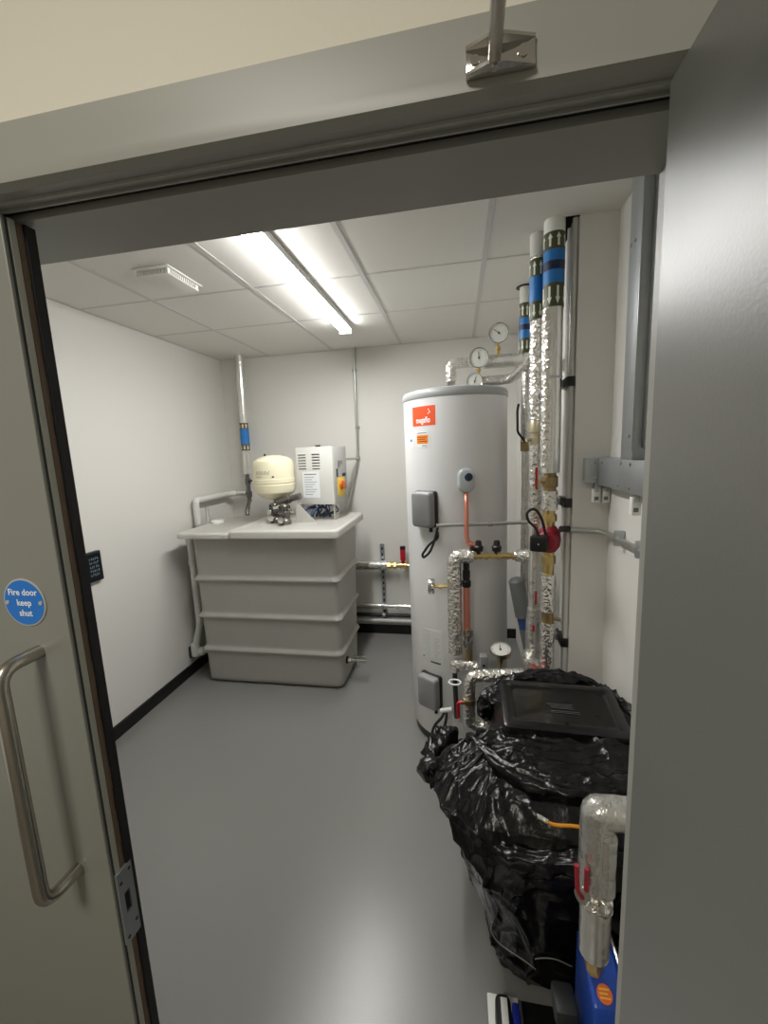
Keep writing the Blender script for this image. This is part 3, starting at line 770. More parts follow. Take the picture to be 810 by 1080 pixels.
b.lathe([(0.021, 0.0), (0.021, 0.1)], Matrix.Translation((0.035, 2.045, 0.695)), n=20); b.build('chrome_valve', CHROME, cp2)
b = MB(); b.cyl((0.04, 2.045, 0.60), (0.04, 2.045, 0.70), 0.018); b.build('brass_tail', BRASSD, cp2)

# gauges
def gauge(name, lab, pos, normal, r, stem=None, needle=0.6, mt=CHROME, up=(0, 0, 1), rim=None, back=False):
    N_ = Vector(normal).normalized(); U = Vector(up); R_ = U.cross(N_).normalized(); U = N_.cross(R_)
    M = frame(pos, R_, U)
    t = thing(name, lab, 'gauge', pos)
    b = MB(); b.lathe([(0, -0.020), (r*0.9, -0.020), (r, -0.014), (r, 0.006), (r*0.965, 0.010), (r*0.90, 0.009), (r*0.89, 0.004)], M, n=48); cs = b.build('case', rim or mt, t)
    b = MB(); b.lathe([(0, 0.002), (r*0.895, 0.002), (r*0.895, 0.0045), (0, 0.0045)], M, n=48); fc = b.build('dial', DIAL, t)
    b = MB()
    for k in range(27):
        a = math.radians(-135+k*270/26); l = 0.14 if k % 5 == 0 else 0.07
        b.box(-0.0006, 0.0006, r*(0.80-l), r*0.80, 0.0046, 0.0052, M=M @ Matrix.Rotation(-a, 4, 'Z'))
    b.build('scale_marks', DINK, fc, smooth=False)
    b = MB(); b.box(-0.0016, 0.0016, -r*0.2, r*0.62, 0.0054, 0.0064, M=M @ Matrix.Rotation(needle, 4, 'Z')); b.lathe([(r*0.10, 0.005), (r*0.10, 0.008), (0, 0.008)], M, n=16); b.build('needle', DINK, fc, smooth=False)
    if stem:
        b = MB(); p0 = Vector(pos)-N_*0.019 if back else Vector(pos)+(Vector(stem)-Vector(pos)).normalized()*r*0.85-N_*0.006; b.cyl(p0, stem, 0.0085, n=16); mid = p0.lerp(Vector(stem), 0.35); b.hexnut(mid, p0.lerp(Vector(stem), 0.62), 0.014); b.build('brass_stem', BRASS, t)
    return t
gauge('pressure_gauge', 'round dial gauge in front of the elbowed pipe, left of the top pair', (0.118, 2.385, 2.200), (-0.10, -1, -0.12), 0.053, (0.118, 2.43, 2.12), 0.05)
gauge('pressure_gauge', 'highest round dial gauge standing above the cylinder pipes', (0.222, 2.385, 2.318), (-0.10, -1, -0.12), 0.052, (0.222, 2.44, 2.215), 0.9)
gauge('pressure_gauge', 'small dial gauge half hidden behind the cylinder cap', (0.096, 2.42, 2.082), (-0.10, -1, 0.0), 0.045, (0.12, 2.46, 2.075), -0.3)
gauge('pressure_gauge', 'dial gauge facing upward over the lower pipe valves', (0.187, 1.93, 0.745), (-0.04, -0.22, 1), 0.052, (0.187, 1.94, 0.65), 0.0, rim=STEEL, up=(0, 1, 0), back=True)
gauge('thermometer', 'thermometer seen edge on, sticking out left of the lagged pipe', (-0.150, 2.045, 1.022), (-1, 0.06, 0), 0.042, (-0.066, 2.045, 1.022), 0.3, back=True)

# pipes on top of the cylinder
t1 = thing('upper_flow_pipe', 'foil lagged pipe elbowing up from the cylinder top to the right', 'pipe', (0.1, 2.47, 2.1))
b = MB(); b.tube([(-0.034, 2.455, 2.095), (-0.034, 2.455, 2.195), (0.10, 2.475, 2.195), (0.39, 2.56, 2.205)], 0.030, n=24, fil=0.045, wob=0.002); b.build('lagging', FOIL, t1)
b = MB(); b.tube([(0.15, 2.488, 2.195), (0.40, 2.565, 2.205)], 0.037, n=24, wob=0.002); b.build('thick_lagging', FOILD, t1)
b = MB(); b.cyl((-0.034, 2.455, 2.045), (-0.034, 2.455, 2.10), 0.016); b.cyl((-0.034, 2.455, 2.075), (-0.034, 2.455, 2.095), 0.023, n=6); b.build('tail_fitting', STEEL, t1)
t2 = thing('lower_flow_pipe', 'foil lagged pipe low across the cylinder cap behind the small gauge', 'pipe', (0.25, 2.4, 2.09))
b = MB(); b.tube([(0.12, 2.46, 2.085), (0.295, 2.45, 2.085), (0.350, 2.25, 2.12), (0.352, 2.03, 2.14)], 0.026, n=22, fil=0.035, wob=0.0022); b.build('lagging', FOIL, t2)
b = MB(); b.cyl((0.305, 2.37, 2.10), (0.317, 2.345, 2.125), 0.010); b.build('tie_collar', RED, t2)

# ================================================================== RISERS
pa = thing('insulated_riser', 'nearest foil lagged riser with green and blue bands beside the chase', 'pipe', (0.395, 1.90, 0.3), 'foil lagged risers at the right')
XA, YA = 0.395, 1.905
b = MB(); b.cyl((XA, YA, 1.60), (XA, YA, ZC+0.05), 0.0395, n=36); b.build('lagging', FOILS, pa)
b = MB(); b.cyl((XA, YA, 2.553), (XA, YA, ZC+0.055), 0.0405, n=36); b.build('white_sleeve', WHITE, pa)
flow_label(pa, XA, YA, 0.0400, [(2.275, 2.365, LGREEN), (2.365, 2.415, LBLUE), (2.415, 2.450, NBLUE), (2.450, 2.49, LBLUE), (2.49, 2.556, LGREEN)], [(2.318, 0.068, False), (2.525, 0.048, True)])
b = MB()
b.tube([(XA-0.018, YA-0.012, 1.62), (XA-0.018, YA-0.012, 2.27)], 0.0275, n=24, wob=0.0018)
b.build('crinkled_seam', FOIL, pa)
b = MB(); b.cyl((XA, YA, 1.995), (XA, YA, 2.003), 0.0415, n=36); b.build('tie_wire', GALV, pa)
b = MB(); b.hexnut((XA, YA, 1.52), (XA, YA, 1.60), 0.026); b.cyl((XA, YA, 1.535), (XA, YA, 1.585), 0.033, bev=0.004); b.cyl((XA-0.045, YA-0.02, 1.56), (XA, YA, 1.56), 0.010)
b.build('valve_body', BRASSD, pa)
b = MB(); b.tube([(XA, YA, 1.435), (XA, YA, 1.52)], 0.033, n=24, wob=0.002); b.build('short_lagging', FOIL, pa)
b = MB(); b.cyl((XA, YA, 1.36), (XA, YA, 1.435), 0.024); b.hexnut((XA, YA, 1.385), (XA, YA, 1.415), 0.033); b.cyl((XA, YA, 1.14), (XA, YA, 1.245), 0.023); b.hexnut((XA, YA, 1.19), (XA, YA, 1.225), 0.031); b.each('brass_union', BRASS, pa)
b = MB(); b.tube([(XA, YA, 0.965), (XA, YA, 1.14)], 0.033, n=24, wob=0.0022); b.build('middle_lagging', FOIL, pa)
b = MB(); b.cyl((XA, YA, 0.905), (XA, YA, 0.968), 0.026, bev=0.003); b.cyl((XA, YA, 0.93), (XA+0.055, YA-0.01, 0.925), 0.008); b.build('lower_valve', BRASSD, pa)
b = MB(); b.tube([(XA, YA, 0.30), (XA, YA, 0.75), (XA, YA, 0.91)], 0.031, n=24, wob=0.0022); b.build('lower_lagging', FOIL, pa)

cpump = thing('circulator_pump', 'dark red circulator pump with black terminal box on the riser', 'pump', (XA, YA, 1.245))
b = MB(); b.lathe([(0.028, 1.245), (0.036, 1.255), (0.046, 1.27), (0.050, 1.30), (0.046, 1.335), (0.034, 1.352), (0.028, 1.362)], Matrix.Translation((XA, YA, 0)), n=32); b.cyl((XA, YA, 1.303), (XA-0.025, YA-0.075, 1.303), 0.044, n=32, bev=0.006)
b.build('volute', DRED, cpump)
Mq = frame((XA-0.058, YA-0.088, 1.303), (0.92, -0.30, 0), (0, 0, 1))
b = MB(); rbox(b, Mq, 0.070, 0.068, -0.030, 0.022, 0.008); bx_ = b.build('terminal_box', BLACK, cpump)
b = MB(); b.lathe([(0.003, 0.022), (0.003, 0.0235), (0, 0.0235)], Mq, n=10); b.build('box_screw', WHITE, bx_)
b = MB(); b.cyl((XA+0.035, YA-0.055, 1.358), (XA+0.075, YA-0.03, 1.353), 0.014, bev=0.002); b.each('cable_gland', BLACK, cpump)
cable('black cable loop standing over the red circulator pump', [(XA-0.03, YA-0.07, 1.34), (XA-0.045, YA-0.07, 1.41), (XA-0.075, YA-0.075, 1.455), (XA-0.110, YA-0.08, 1.44), (XA-0.105, YA-0.08, 1.40), (XA-0.07, YA-0.085, 1.37), (XA-0.062, YA-0.09, 1.335)], 0.006, fil=0.03)

pb = thing('insulated_riser', 'middle foil lagged riser with plain blue band, left of the nearest', 'pipe', (0.35, 2.0, 0.3), 'foil lagged risers at the right')
XB2, YB2 = 0.350, 2.005
b = MB(); b.tube([(XB2, YB2, 1.83), (XB2, YB2, ZC)], 0.030, n=28, wob=0.0012); b.build('lagging', FOIL, pb)
b = MB(); b.cyl((XB2, YB2, 2.52), (XB2, YB2, ZC), 0.0325, n=28); b.build('white_sleeve', UPVC, pb)
flow_label(pb, XB2, YB2, 0.0325, [(2.262, 2.335, LGREEN), (2.335, 2.435, LBLUE), (2.435, 2.505, LGREEN)], [(2.296, 0.05, False), (2.468, 0.055, True)])
b = MB(); b.lathe([(0.030, 1.72), (0.030, 1.755), (0.024, 1.76), (0.024, 1.775), (0.030, 1.78), (0.030, 1.82), (0.026, 1.83)], Matrix.Translation((XB2, YB2, 0)), n=24); b.cyl((XB2, YB2, 1.75), (XB2-0.045, YB2-0.025, 1.745), 0.009)
b.build('valve_body', mat('nickel_valve', (196, 186, 160), 0.35, 0.6), pb)
b = MB(); b.tube([(XB2, YB2, 1.34), (XB2, YB2, 1.725)], 0.029, n=24, wob=0.0022); b.build('middle_lagging', FOIL, pb)
b = MB(); b.tube([(XB2, YB2, 0.93), (XB2, YB2, 1.345)], 0.026, n=24, wob=0.001); b.build('plain_lagging', FOILS, pb)
b = MB(); b.tube([(XB2, YB2, 0.935), (XB2-0.004, YB2, 0.80), (XB2-0.004, YB2-0.01, 0.72), (XB2-0.03, YB2-0.03, 0.68)], [0.030, 0.034, 0.034, 0.036, 0.036, 0.034, 0.034, 0.03, 0.03, 0.025][:4], n=24); b.build('lower_lagging', FOILD, pb)
b = MB()
for z0, z1, th in ((1.52, 1.62, -0.15), (0.965, 1.03, 0.05), (0.83, 0.86, -0.3)):
    patch(b, XB2, YB2, 0.031 if z0 > 1.3 else (0.0275 if z0 > 0.9 else 0.035), th, th+0.30, z0, z1, 0.001)
b.each('red_tape_mark', RED, pb)

pc = thing('insulated_riser', 'rearmost short foil riser with blue and navy bands under the ceiling', 'pipe', (0.39, 2.6, 2.2), 'foil lagged risers at the right')
XC2, YC2 = 0.388, 2.60
b = MB(); b.cyl((XC2, YC2, 2.17), (XC2, YC2, ZC), 0.030, n=28); b.build('lagging', UPVC, pc)
flow_label(pc, XC2, YC2, 0.0305, [(2.245, 2.325, LGREEN), (2.325, 2.37, LBLUE), (2.37, 2.40, NBLUE), (2.40, 2.435, LBLUE), (2.435, 2.515, LGREEN)], [(2.285, 0.05, False), (2.475, 0.055, True)])
b = MB(); b.lathe([(0.04, ZC-0.004), (0.05, ZC-0.004), (0.05, ZC-0.0005), (0.04, ZC-0.0005)], Matrix.Translation((XC2, YC2, 0)), n=28); b.build('ceiling_collar', DGREY, pc)

# rear pipe with black cable behind the risers, third pale pipe
rp = thing('rear_pipe', 'pale foil pipe behind the middle riser with a long black handle', 'pipe', (0.33, 2.2, 1.2))
b = MB(); b.tube([(0.350, 2.28, 2.09), (0.350, 2.28, 1.74)], 0.026, n=20, wob=0.001); b.tube([(0.350, 2.28, 1.70), (0.350, 2.28, 0.80)], 0.022, n=20, wob=0.0015); b.build('lagging', FOILD, rp)
b = MB(); b.cyl((0.350, 2.28, 1.69), (0.350, 2.28, 1.75), 0.028, n=6); b.build('valve_body', BRASSD, rp)
b = MB(); b.tube([(0.308, 2.25, 1.93), (0.300, 2.24, 1.90), (0.302, 2.24, 1.79), (0.345, 2.26, 1.735)], 0.006, fil=0.015); b.build('lever_handle', BLACK, rp)

# vertical rails on the chase side
rl = []
for i, (x, y, lab) in enumerate(((0.474, 1.985, 'left white pipe of the three slim pipes clamped at the chase'), (0.476, 1.945, 'middle grey pipe of the three slim pipes clamped at the chase'), (0.474, 1.905, 'right white pipe of the three slim pipes clamped at the chase'))):
    b = MB(); b.tube([(x, y, 0.0), (x, y, ZC)], (0.0108, 0.0078, 0.0108)[i], n=18)
    tag(b.build('slim_riser_pipe', (UPVC, CONDUIT, UPVC)[i]), lab, 'pipe', 'slim pipes beside the chase')
for k, (z, lab) in enumerate(((1.98, 'top black clamp on the slim riser pipes'), (1.465, 'middle black clamp on the slim riser pipes, level with the trunking'), (0.815, 'lowest black clamp on the slim riser pipes above the black bag'))):
    t = thing('pipe_clamp', lab, 'clamp', (0.475, 1.93, z), 'black clamps on the slim pipes')
    b = MB(); b.box(0.452, 0.484, 1.886, 2.005, z-0.020, z+0.020, bev=0.0025); b.build('clamp_block', BLACK, t)
    b = MB(); b.box(0.440, 0.4525, 1.95, 1.985, z-0.016, z+0.016, bev=0.001); b.build('clamp_bracket', GALV, t)

# conduit from pump round the corner
cw = thing('bent_wall_conduit', 'steel conduit bending from the red pump round onto the right wall', 'conduit', (0.55, 1.8, 1.34))
b = MB(); b.tube([(XA+0.07, YA-0.03, 1.352), (0.590, 1.866, 1.343), (0.606, 1.80, 1.345), (0.608, 1.35, 1.355)], 0.0115, fil=0.06, n=18); b.build('conduit_run', CONDUIT, cw)
b = MB()
for (y, z) in ((1.70, 1.350), (1.50, 1.355)): b.box(0.592, 0.63, y-0.009, y+0.009, z-0.030, z+0.030, bev=0.003)
b.each('saddle_clip', GALV, cw)

# galvanised trunking
gt = thing('cable_trunking', 'galvanised cable trunking dropping down the right wall and wrapping the corner', 'trunking', (0.6, 1.55, 1.55))
b = MB(); b.box(0.572, 0.629, 1.512, 1.612, 1.66, ZC-0.004, bev=0.0015); b.build('vertical_run', GALV, gt)
b = MB(); b.box(0.567, 0.573, 1.506, 1.511+0.006, 1.69, ZC-0.004, bev=0.001); b.box(0.60, 0.629, 1.40, 1.512, 1.70, ZC-0.004, bev=0.001); b.build('side_flange', GALV, gt)
b = MB(); b.box(0.522, 0.629, 1.845, 1.881, 1.556, 1.658, bev=0.0015); b.build('chase_section', GALV, gt)
b = MB(); b.box(0.572, 0.629, 1.36, 1.843, 1.548, 1.660, bev=0.0015); b.build('wall_section', GALV, gt)
b = MB()
for (y, z) in ((1.56, 2.36), (1.595, 2.36), (1.50+0.04, 1.74), (1.60, 1.645), (1.52, 1.645), (1.62, 1.565), (1.52, 1.565), (1.80, 1.64)): b.cyl((0.5735, y, z), (0.5695, y, z), 0.006, n=14)
b.cyl((0.56, 1.8455, 1.64), (0.56, 1.842, 1.64), 0.005, n=14); b.cyl((0.56, 1.8455, 1.575), (0.56, 1.842, 1.575), 0.005, n=14)
b.each('screw', CHROME, gt)
for (x, y, lab) in ((0.575, 1.872, 'leftmost white cable gland under the trunking end'), (0.612, 1.872, 'middle white cable gland under the trunking at the corner'), (0.602, 1.545, 'rightmost white cable gland under the trunking near the open door')):
    t = thing('cable_gland', lab, 'cable gland', (x, y, 1.47), 'white cable glands under the trunking')
    b = MB(); b.box(x-0.015, x+0.015, y-0.014, y+0.014, 1.468, 1.531, bev=0.003); b.build('gland_box', WHITE, t)
    b = MB(); b.box(x-0.009, x+0.009, y-0.0155, y+0.009, 1.515, 1.5555, bev=0.001); b.build('gland_clip', GALV, t)
    b = MB(); b.box(x-0.010, x+0.006, y-0.0147, y-0.0139, 1.48, 1.495); b.build('printed_mark', INK, t, smooth=False)

# ================================================================== PIPEWORK IN FRONT OF THE CYLINDER
mp_ = thing('mixing_pipe', 'foil lagged elbow pipe standing in front of the cylinder with brass run', 'pipe', (-0.03, 2.05, 0.6))
b = MB(); b.tube([(-0.030, 2.045, 0.66), (-0.030, 2.045, 1.185), (0.066, 2.045, 1.185)], 0.036, n=26, fil=0.045, wob=0.0035); b.build('lagging', FOIL, mp_)
b = MB(); b.cyl((0.066, 2.045, 1.183), (0.275, 2.045, 1.186), 0.013)
for x, r in ((0.075, 0.020), (0.10, 0.017), (0.13, 0.021), (0.165, 0.017), (0.19, 0.022), (0.235, 0.018), (0.262, 0.020)): b.cyl((x-0.009, 2.045, 1.185), (x+0.009, 2.045, 1.185), r, n=6)
b.build('brass_run', BRASS, mp_)
for x, z in ((0.092, 1.205), (0.180, 1.205)):
    b = MB(); b.lathe([(0.012, 0), (0.012, 0.012), (0.022, 0.016), (0.024, 0.038), (0.017, 0.045), (0.015, 0.062), (0.013, 0.068), (0, 0.069)], Matrix.Translation((x, 2.045, z-0.01)), n=20)
    if x < 0.1: b.cyl((x, 2.045, z+0.018), (x-0.04, 2.035, z+0.016), 0.012)
    b.build('valve_head', BLACK, mp_)
b = MB(); b.tube([(0.272, 2.045, 1.186), (0.352, 2.02, 1.195)], 0.030, n=22, wob=0.003); b.build('end_lagging', FOIL, mp_)

lf = thing('lower_return_pipe', 'short foil lagged pipe low in front of the cylinder, under the chrome valve', 'pipe', (0.0, 2.03, 0.58))
b = MB(); b.tube([(-0.035, 2.045, 0.56), (-0.035, 2.045, 0.605), (0.085, 2.03, 0.600)], 0.027, n=22, fil=0.02, wob=0.0025); b.build('lagging', FOIL, lf)
b = MB(); b.cyl((0.08, 2.03, 0.60), (0.13, 2.03, 0.60), 0.014); b.build('tail', STEEL, lf)
b = MB(); b.tube([(-0.035, 2.03, 0.56), (-0.035, 2.03, 0.50), (-0.03, 2.03, 0.30)], 0.013, n=16); b.build('drop_tube', PUMPC, lf)
b = MB(); n_ = 20; b.tube([(-0.035+0.030*math.cos(2*PI*k/n_), 1.96+0.024*math.sin(2*PI*k/n_), 0.545) for k in range(n_+1)], 0.0045, n=8); b.build('wire_ring', WHITE, lf)
vb = thing('valve_body', 'grey boxed motorised valve beside the upward facing gauge', 'valve', (0.11, 1.95, 0.6))
b = MB(); b.box(0.090, 0.130, 1.94, 1.985, 0.600, 0.700, bev=0.005); b.build('actuator', COVER, vb)
b = MB(); b.cyl((0.108, 1.9395, 0.655), (0.108, 1.936, 0.655), 0.007, n=14); b.build('indicator', BLACK, vb)
b = MB(); b.tube([(0.10, 1.95, 0.60), (0.30, 1.93, 0.630)], 0.028, n=22); b.cyl((0.28, 1.93, 0.627), (0.335, 1.925, 0.632), 0.018, n=6); b.build('valve_barrel', STEEL, vb)
wv = thing('red_valve', 'foil wrapped valve with bright red handwheel behind the black bag', 'valve', (0.33, 1.92, 0.64))
b = MB(); b.tube([(0.335, 1.935, 0.700), (0.335, 1.925, 0.600)], 0.036, n=22, wob=0.002); b.build('wrap', FOIL, wv)
b = MB(); b.cyl((0.335, 1.885, 0.672), (0.335, 1.865, 0.648), 0.036, n=28, bev=0.006); b.build('handwheel', RED, wv)

el = thing('elbow_pipe', 'white foil U shaped pipe entering the black wrapped vessel', 'pipe', (0.03, 1.80, 0.38))
b = MB(); b.tube([(0.26, 1.72, 0.745), (0.034, 1.70, 0.735), (0.030, 1.70, 0.505), (0.100, 1.70, 0.502)], 0.0255, n=24, fil=0.035, wob=0.0025); b.build('lagging', FOIL, el)
b = MB(); b.cyl((0.095, 1.70, 0.502), (0.135, 1.70, 0.502), 0.015); b.hexnut((0.105, 1.70, 0.502), (0.120, 1.70, 0.502), 0.020); b.build('brass_end', BRASS, el)
b = MB(); b.cyl((0.031, 1.70, 0.610), (0.031, 1.70, 0.632), 0.029, n=24); b.cyl((0.0, 1.68, 0.620), (0.03, 1.69, 0.620), 0.009); b.build('lever_valve', BRASSD, el)
b = MB(); b.tube([(0.003, 1.68, 0.622), (-0.018, 1.68, 0.618), (-0.016, 1.68, 0.548)], 0.0075, n=12, fil=0.015); part_label(b.build('red_lever', RED, el), 'small red lever')

# diagonal lagged tube behind
dg_ = thing('diagonal_pipe', 'grey lagged pipe with a blue band slanting down behind the cylinder pipes', 'pipe', (0.33, 2.2, 0.5))
b = MB(); b.cyl((0.292, 2.20, 1.02), (0.332, 2.20, 0.80), 0.040, n=28, bev=0.012); b.build('lagging_upper', LAGG, dg_)
b = MB(); b.cyl((0.332, 2.20, 0.80), (0.343, 2.20, 0.745), 0.0325, n=28); part_label(b.build('blue_band', mat('band_blue', (52, 82, 136), 0.45), dg_), 'blue band')
b = MB(); b.cyl((0.343, 2.20, 0.745), (0.42, 2.20, 0.36), 0.034, n=28); b.build('lagging_lower', LAGG, dg_)

# ================================================================== ROOM THERMOSTAT (left wall)
th = thing('wall_thermostat', 'small black wall controller with white digits on left wall', 'thermostat', (XL, 2.02, 1.02))
b = MB(); b.box(XL, XL+0.026, 1.93, 2.062, 1.03, 1.208, bev=0.003); b.build('case', BLACK, th)
b = MB(); b.box(XL+0.026, XL+0.027, 1.94, 2.053, 1.04, 1.198); sc_ = b.build('screen', SCREEN, th, smooth=False)
b = MB(); Mt = frame((XL+0.0275, 2.0, 1.12), (0, 1, 0), (0, 0, 1))
for i in range(5):
    for k in range(5):
        x_ = -0.022+k*0.013; y_ = 0.048-i*0.024
        b.box(x_, x_+0.0022, y_-0.006, y_+0.006, 0, 0.0004, M=Mt)
        if (i+k) % 2: b.box(x_, x_+0.008, y_+0.004, y_+0.006, 0, 0.0004, M=Mt)
        if (i*2+k) % 3: b.box(x_, x_+0.008, y_-0.006, y_-0.004, 0, 0.0004, M=Mt)
b.build('digits', DIGIT, sc_, smooth=False)

# ================================================================== BLACK WRAPPED VESSEL
bg = thing('black_plastic_wrapped_vessel', 'bulky vessel wrapped in crumpled shiny black plastic with a square lid', 'wrapped tank', (0.3, 1.38, 0))
def interp(tab, z):
    for i in range(len(tab)-1):
        a, c_ = tab[i], tab[i+1]
        if a[0] <= z <= c_[0]:
            t = (z-a[0])/(c_[0]-a[0]+1e-9); t = t*t*(3-2*t)
            return [a[k]+(c_[k]-a[k])*t for k in range(1, len(a))]
    return list(tab[-1][1:])
#       s     x0     x1     y0     y1     z
TAB = [(0.00, 0.15, 0.55, 1.18, 1.62, 0.012),
       (0.06, 0.10, 0.600, 1.120, 1.66, 0.016),
       (0.12, 0.085, 0.606, 1.100, 1.66, 0.06),
       (0.25, 0.050, 0.606, 1.060, 1.67, 0.22),
       (0.40, 0.005, 0.606, 1.030, 1.68, 0.42),
       (0.52, -0.045, 0.606, 1.020, 1.70, 0.57),
       (0.60, -0.085, 0.606, 1.050, 1.71, 0.65),
       (0.66, -0.055, 0.606, 1.100, 1.71, 0.70),
       (0.75, 0.030, 0.600, 1.190, 1.70, 0.745),
       (0.85, 0.120, 0.560, 1.270, 1.62, 0.765),
       (1.00, 0.330, 0.340, 1.42, 1.44, 0.775)]
def ridge(p): return 1-abs(noise.noise(p))*2
def crease(p, k=5): return max(0.0, 1-abs(noise.noise(p))*1.6)**k
def sst(t): t = max(0.0, min(1.0, t)); return t*t*(3-2*t)
NU, NV = 440, 260
vs_ = []; fs_ = []
for j in range(NV+1):
    s = j/NV
    x0, x1, y0, y1, z = interp(TAB, s)
    for i in range(NU):
        a = 2*PI*i/NU
        ca, sa = math.cos(a), math.sin(a)
        e_ = 2/4.5
        ux = math.copysign(abs(ca)**e_, ca); uy = math.copysign(abs(sa)**e_, sa)
        p = Vector(((x0+x1)/2+ux*(x1-x0)/2, (y0+y1)/2+uy*(y1-y0)/2, z))
        # the wrap drops away at the back left corner, where the pipe enters
        cl = sst((0.17-p.x)/0.12)*sst((p.y-1.30)/0.16)
        p.z -= max(0, p.z-0.41)*cl*0.95
        side = min(1, max(0, (0.72-s)/0.1)); top = 1-side
        wv_ = Vector((noise.noise(p*4), noise.noise(p*4+Vector((9, 0, 0))), noise.noise(p*4+Vector((0, 9, 0)))))
        q = Vector((p.x*6, p.y*6, p.z*2.0))+wv_*0.7
        big = noise.noise(Vector((p.x*4, p.y*4, p.z*2.4)))
        cr = crease(q)*0.013+crease(q*1.9+Vector((5, 5, 5)), 6)*0.008+crease(q*3.8, 6)*0.0045
        dg = crease(Vector((p.x*5+p.z*5, p.y*5-p.z*5, 3))+wv_*0.8, 7)*0.014
        qt = Vector((p.x*4+p.y*3, p.y*13-p.x*4, 2))+wv_*1.1
        tp_ = crease(qt, 4)*0.016+crease(qt*2.1, 6)*0.008
        amp = 0.016*big+(cr+dg)*side+(tp_+cr*0.5)*top-0.006
        nrm = Vector((ux*side, uy*side, 0.25+top*1.2)); nrm.normalize()
        amp *= min(1, s/0.06)
        hem = 0.555+0.05*noise.noise(Vector((ca*2.2, sa*2.2, 1)))+0.02*noise.noise(Vector((ca*7, sa*7, 4)))
        if s > hem: amp += 0.014*min(1, (s-hem)/0.010)*max(0, 1-(s-hem)/0.22)
        hem2 = 0.42+0.09*math.sin(a*1.0+2.2)+0.03*noise.noise(Vector((ca*3, sa*3, 9)))
        if s > hem2: amp += 0.009*min(1, (s-hem2)/0.008)*max(0, 1-(s-hem2)/0.12)
        p = p+nrm*amp
        p.x = min(p.x, 0.614); p.z = max(p.z, 0.004)
        vs_.append(p)
for j in range(NV):
    for i in range(NU):
        k = (i+1) % NU
        fs_.append((j*NU+i, j*NU+k, (j+1)*NU+k, (j+1)*NU+i))
fs_.append(tuple(range(NU))[::-1]); fs_.append(tuple(NV*NU+i for i in range(NU)))
vs_wrap = [v_.copy() for v_ in vs_]; fs_wrap = list(fs_)
b = MB(); b.add(vs_, fs_); part_label(b.build('plastic_wrap', BAG, bg, ang=3.2), 'crumpled shiny black plastic wrap')

# taut rectangular lid under the wrap, tilted slightly to the camera
Ml = Matrix.Translation((0.345, 1.432, 0.800)) @ Matrix.Rotation(math.radians(4), 4, 'X') @ Matrix.Rotation(math.radians(-2), 4, 'Z')
b = MB()
rings = []
for ins, z in ((-0.02, -0.09), (0.0, -0.02), (0.004, -0.004), (0.012, 0.0), (0.035, 0.0), (0.045, -0.007), (0.05, -0.008)):
    rings.append(rr_ring(-0.205+ins, 0.205-ins, -0.135+ins, 0.135-ins, 0.02, z, 4))
loft(b, rings)
bb = MB(); bb.add([Ml @ Vector(v_) for v_ in b.v], b.f); lidp = bb.build('lid', BAGF, bg, ang=0.5)
b = MB(); Mt = Ml @ Matrix.Translation((0.01, -0.005, -0.0070))
for i in range(5): b.box(-0.055+0.004*i, 0.035-0.006*(i % 2), 0.018-i*0.006, 0.0205-i*0.006, 0, 0.0006, M=Mt)
for i in range(2): b.box(-0.045, 0.05, -0.020-i*0.008, -0.017-i*0.008, 0, 0.0006, M=Mt)
b.build('faint_print', mat('worn_print', (66, 66, 66), 0.5), lidp, smooth=False)
# raised roll of plastic behind the lid
def roll(name, pts, rad, label, seed, flat=1.0):
    b = MB(); P_ = [Vector(p) for p in pts]
    Q = []
    for i in range(len(P_)-1):
        k = 14
        for j in range(k): 
            t = j/k
            p0 = P_[max(0, i-1)]; p1 = P_[i]; p2 = P_[i+1]; p3 = P_[min(len(P_)-1, i+2)]
            Q.append(0.5*((2*p1)+(p2-p0)*t+(2*p0-5*p1+4*p2-p3)*t*t+(3*p1-p0-3*p2+p3)*t**3))
    Q.append(P_[-1])
    n = 36; T = None; vs = []; fs = []
    for i, p in enumerate(Q):
        t = (Q[min(i+1, len(Q)-1)]-Q[max(i-1, 0)]).normalized()
        u = t.cross(Vector((0, 0, 1))).normalized(); w = u.cross(t)
        f = i/(len(Q)-1); rr = rad*(math.sin(PI*min(1, max(0, f*0.94+0.03)))**0.35)
        for k in range(n):
            a = 2*PI*k/n
            dd = u*math.cos(a)+w*math.sin(a)*flat
            q = p+dd*rr
            qq = q*14+Vector((seed, 0, 0))
            o = 0.30*rr*(ridge(Vector((math.cos(a)*1.2, math.sin(a)*1.2, f*3+seed)))-0.6)+rr*(0.34*crease(qq, 4)+0.2*crease(qq*2.2, 5)-0.2)
            vs.append(q+dd*o)
    for i in range(len(Q)-1):
        for k in range(n):
            k2 = (k+1) % n
            fs.append((i*n+k, i*n+k2, (i+1)*n+k2, (i+1)*n+k))
    fs.append(tuple(range(n))[::-1]); fs.append(tuple((len(Q)-1)*n+k for k in range(n)))
    b.add(vs, fs); o = b.build(name, BAG, bg, ang=3.2)
    if label: part_label(o, label)
    return o
roll('back_fold', [(0.08, 1.60, 0.70), (0.2, 1.64, 0.75), (0.36, 1.66, 0.765), (0.5, 1.65, 0.755), (0.58, 1.58, 0.72)], 0.035, None, 1.0)
roll('side_fold', [(0.59, 1.62, 0.71), (0.585, 1.48, 0.75), (0.582, 1.34, 0.745), (0.57, 1.2, 0.70)], 0.034, None, 2.0)
roll('gathered_tuft', [(0.17, 1.56, 0.71), (0.14, 1.59, 0.70), (0.108, 1.62, 0.66), (0.10, 1.62, 0.60)], 0.045, 'bunched tuft of black plastic beside the white pipe', 3.0)
roll('left_flap', [(-0.02, 1.60, 0.50), (-0.07, 1.60, 0.50), (-0.11, 1.50, 0.52), (-0.12, 1.42, 0.50)], 0.050, 'loose flap of black plastic at the left', 4.0, 1.1)
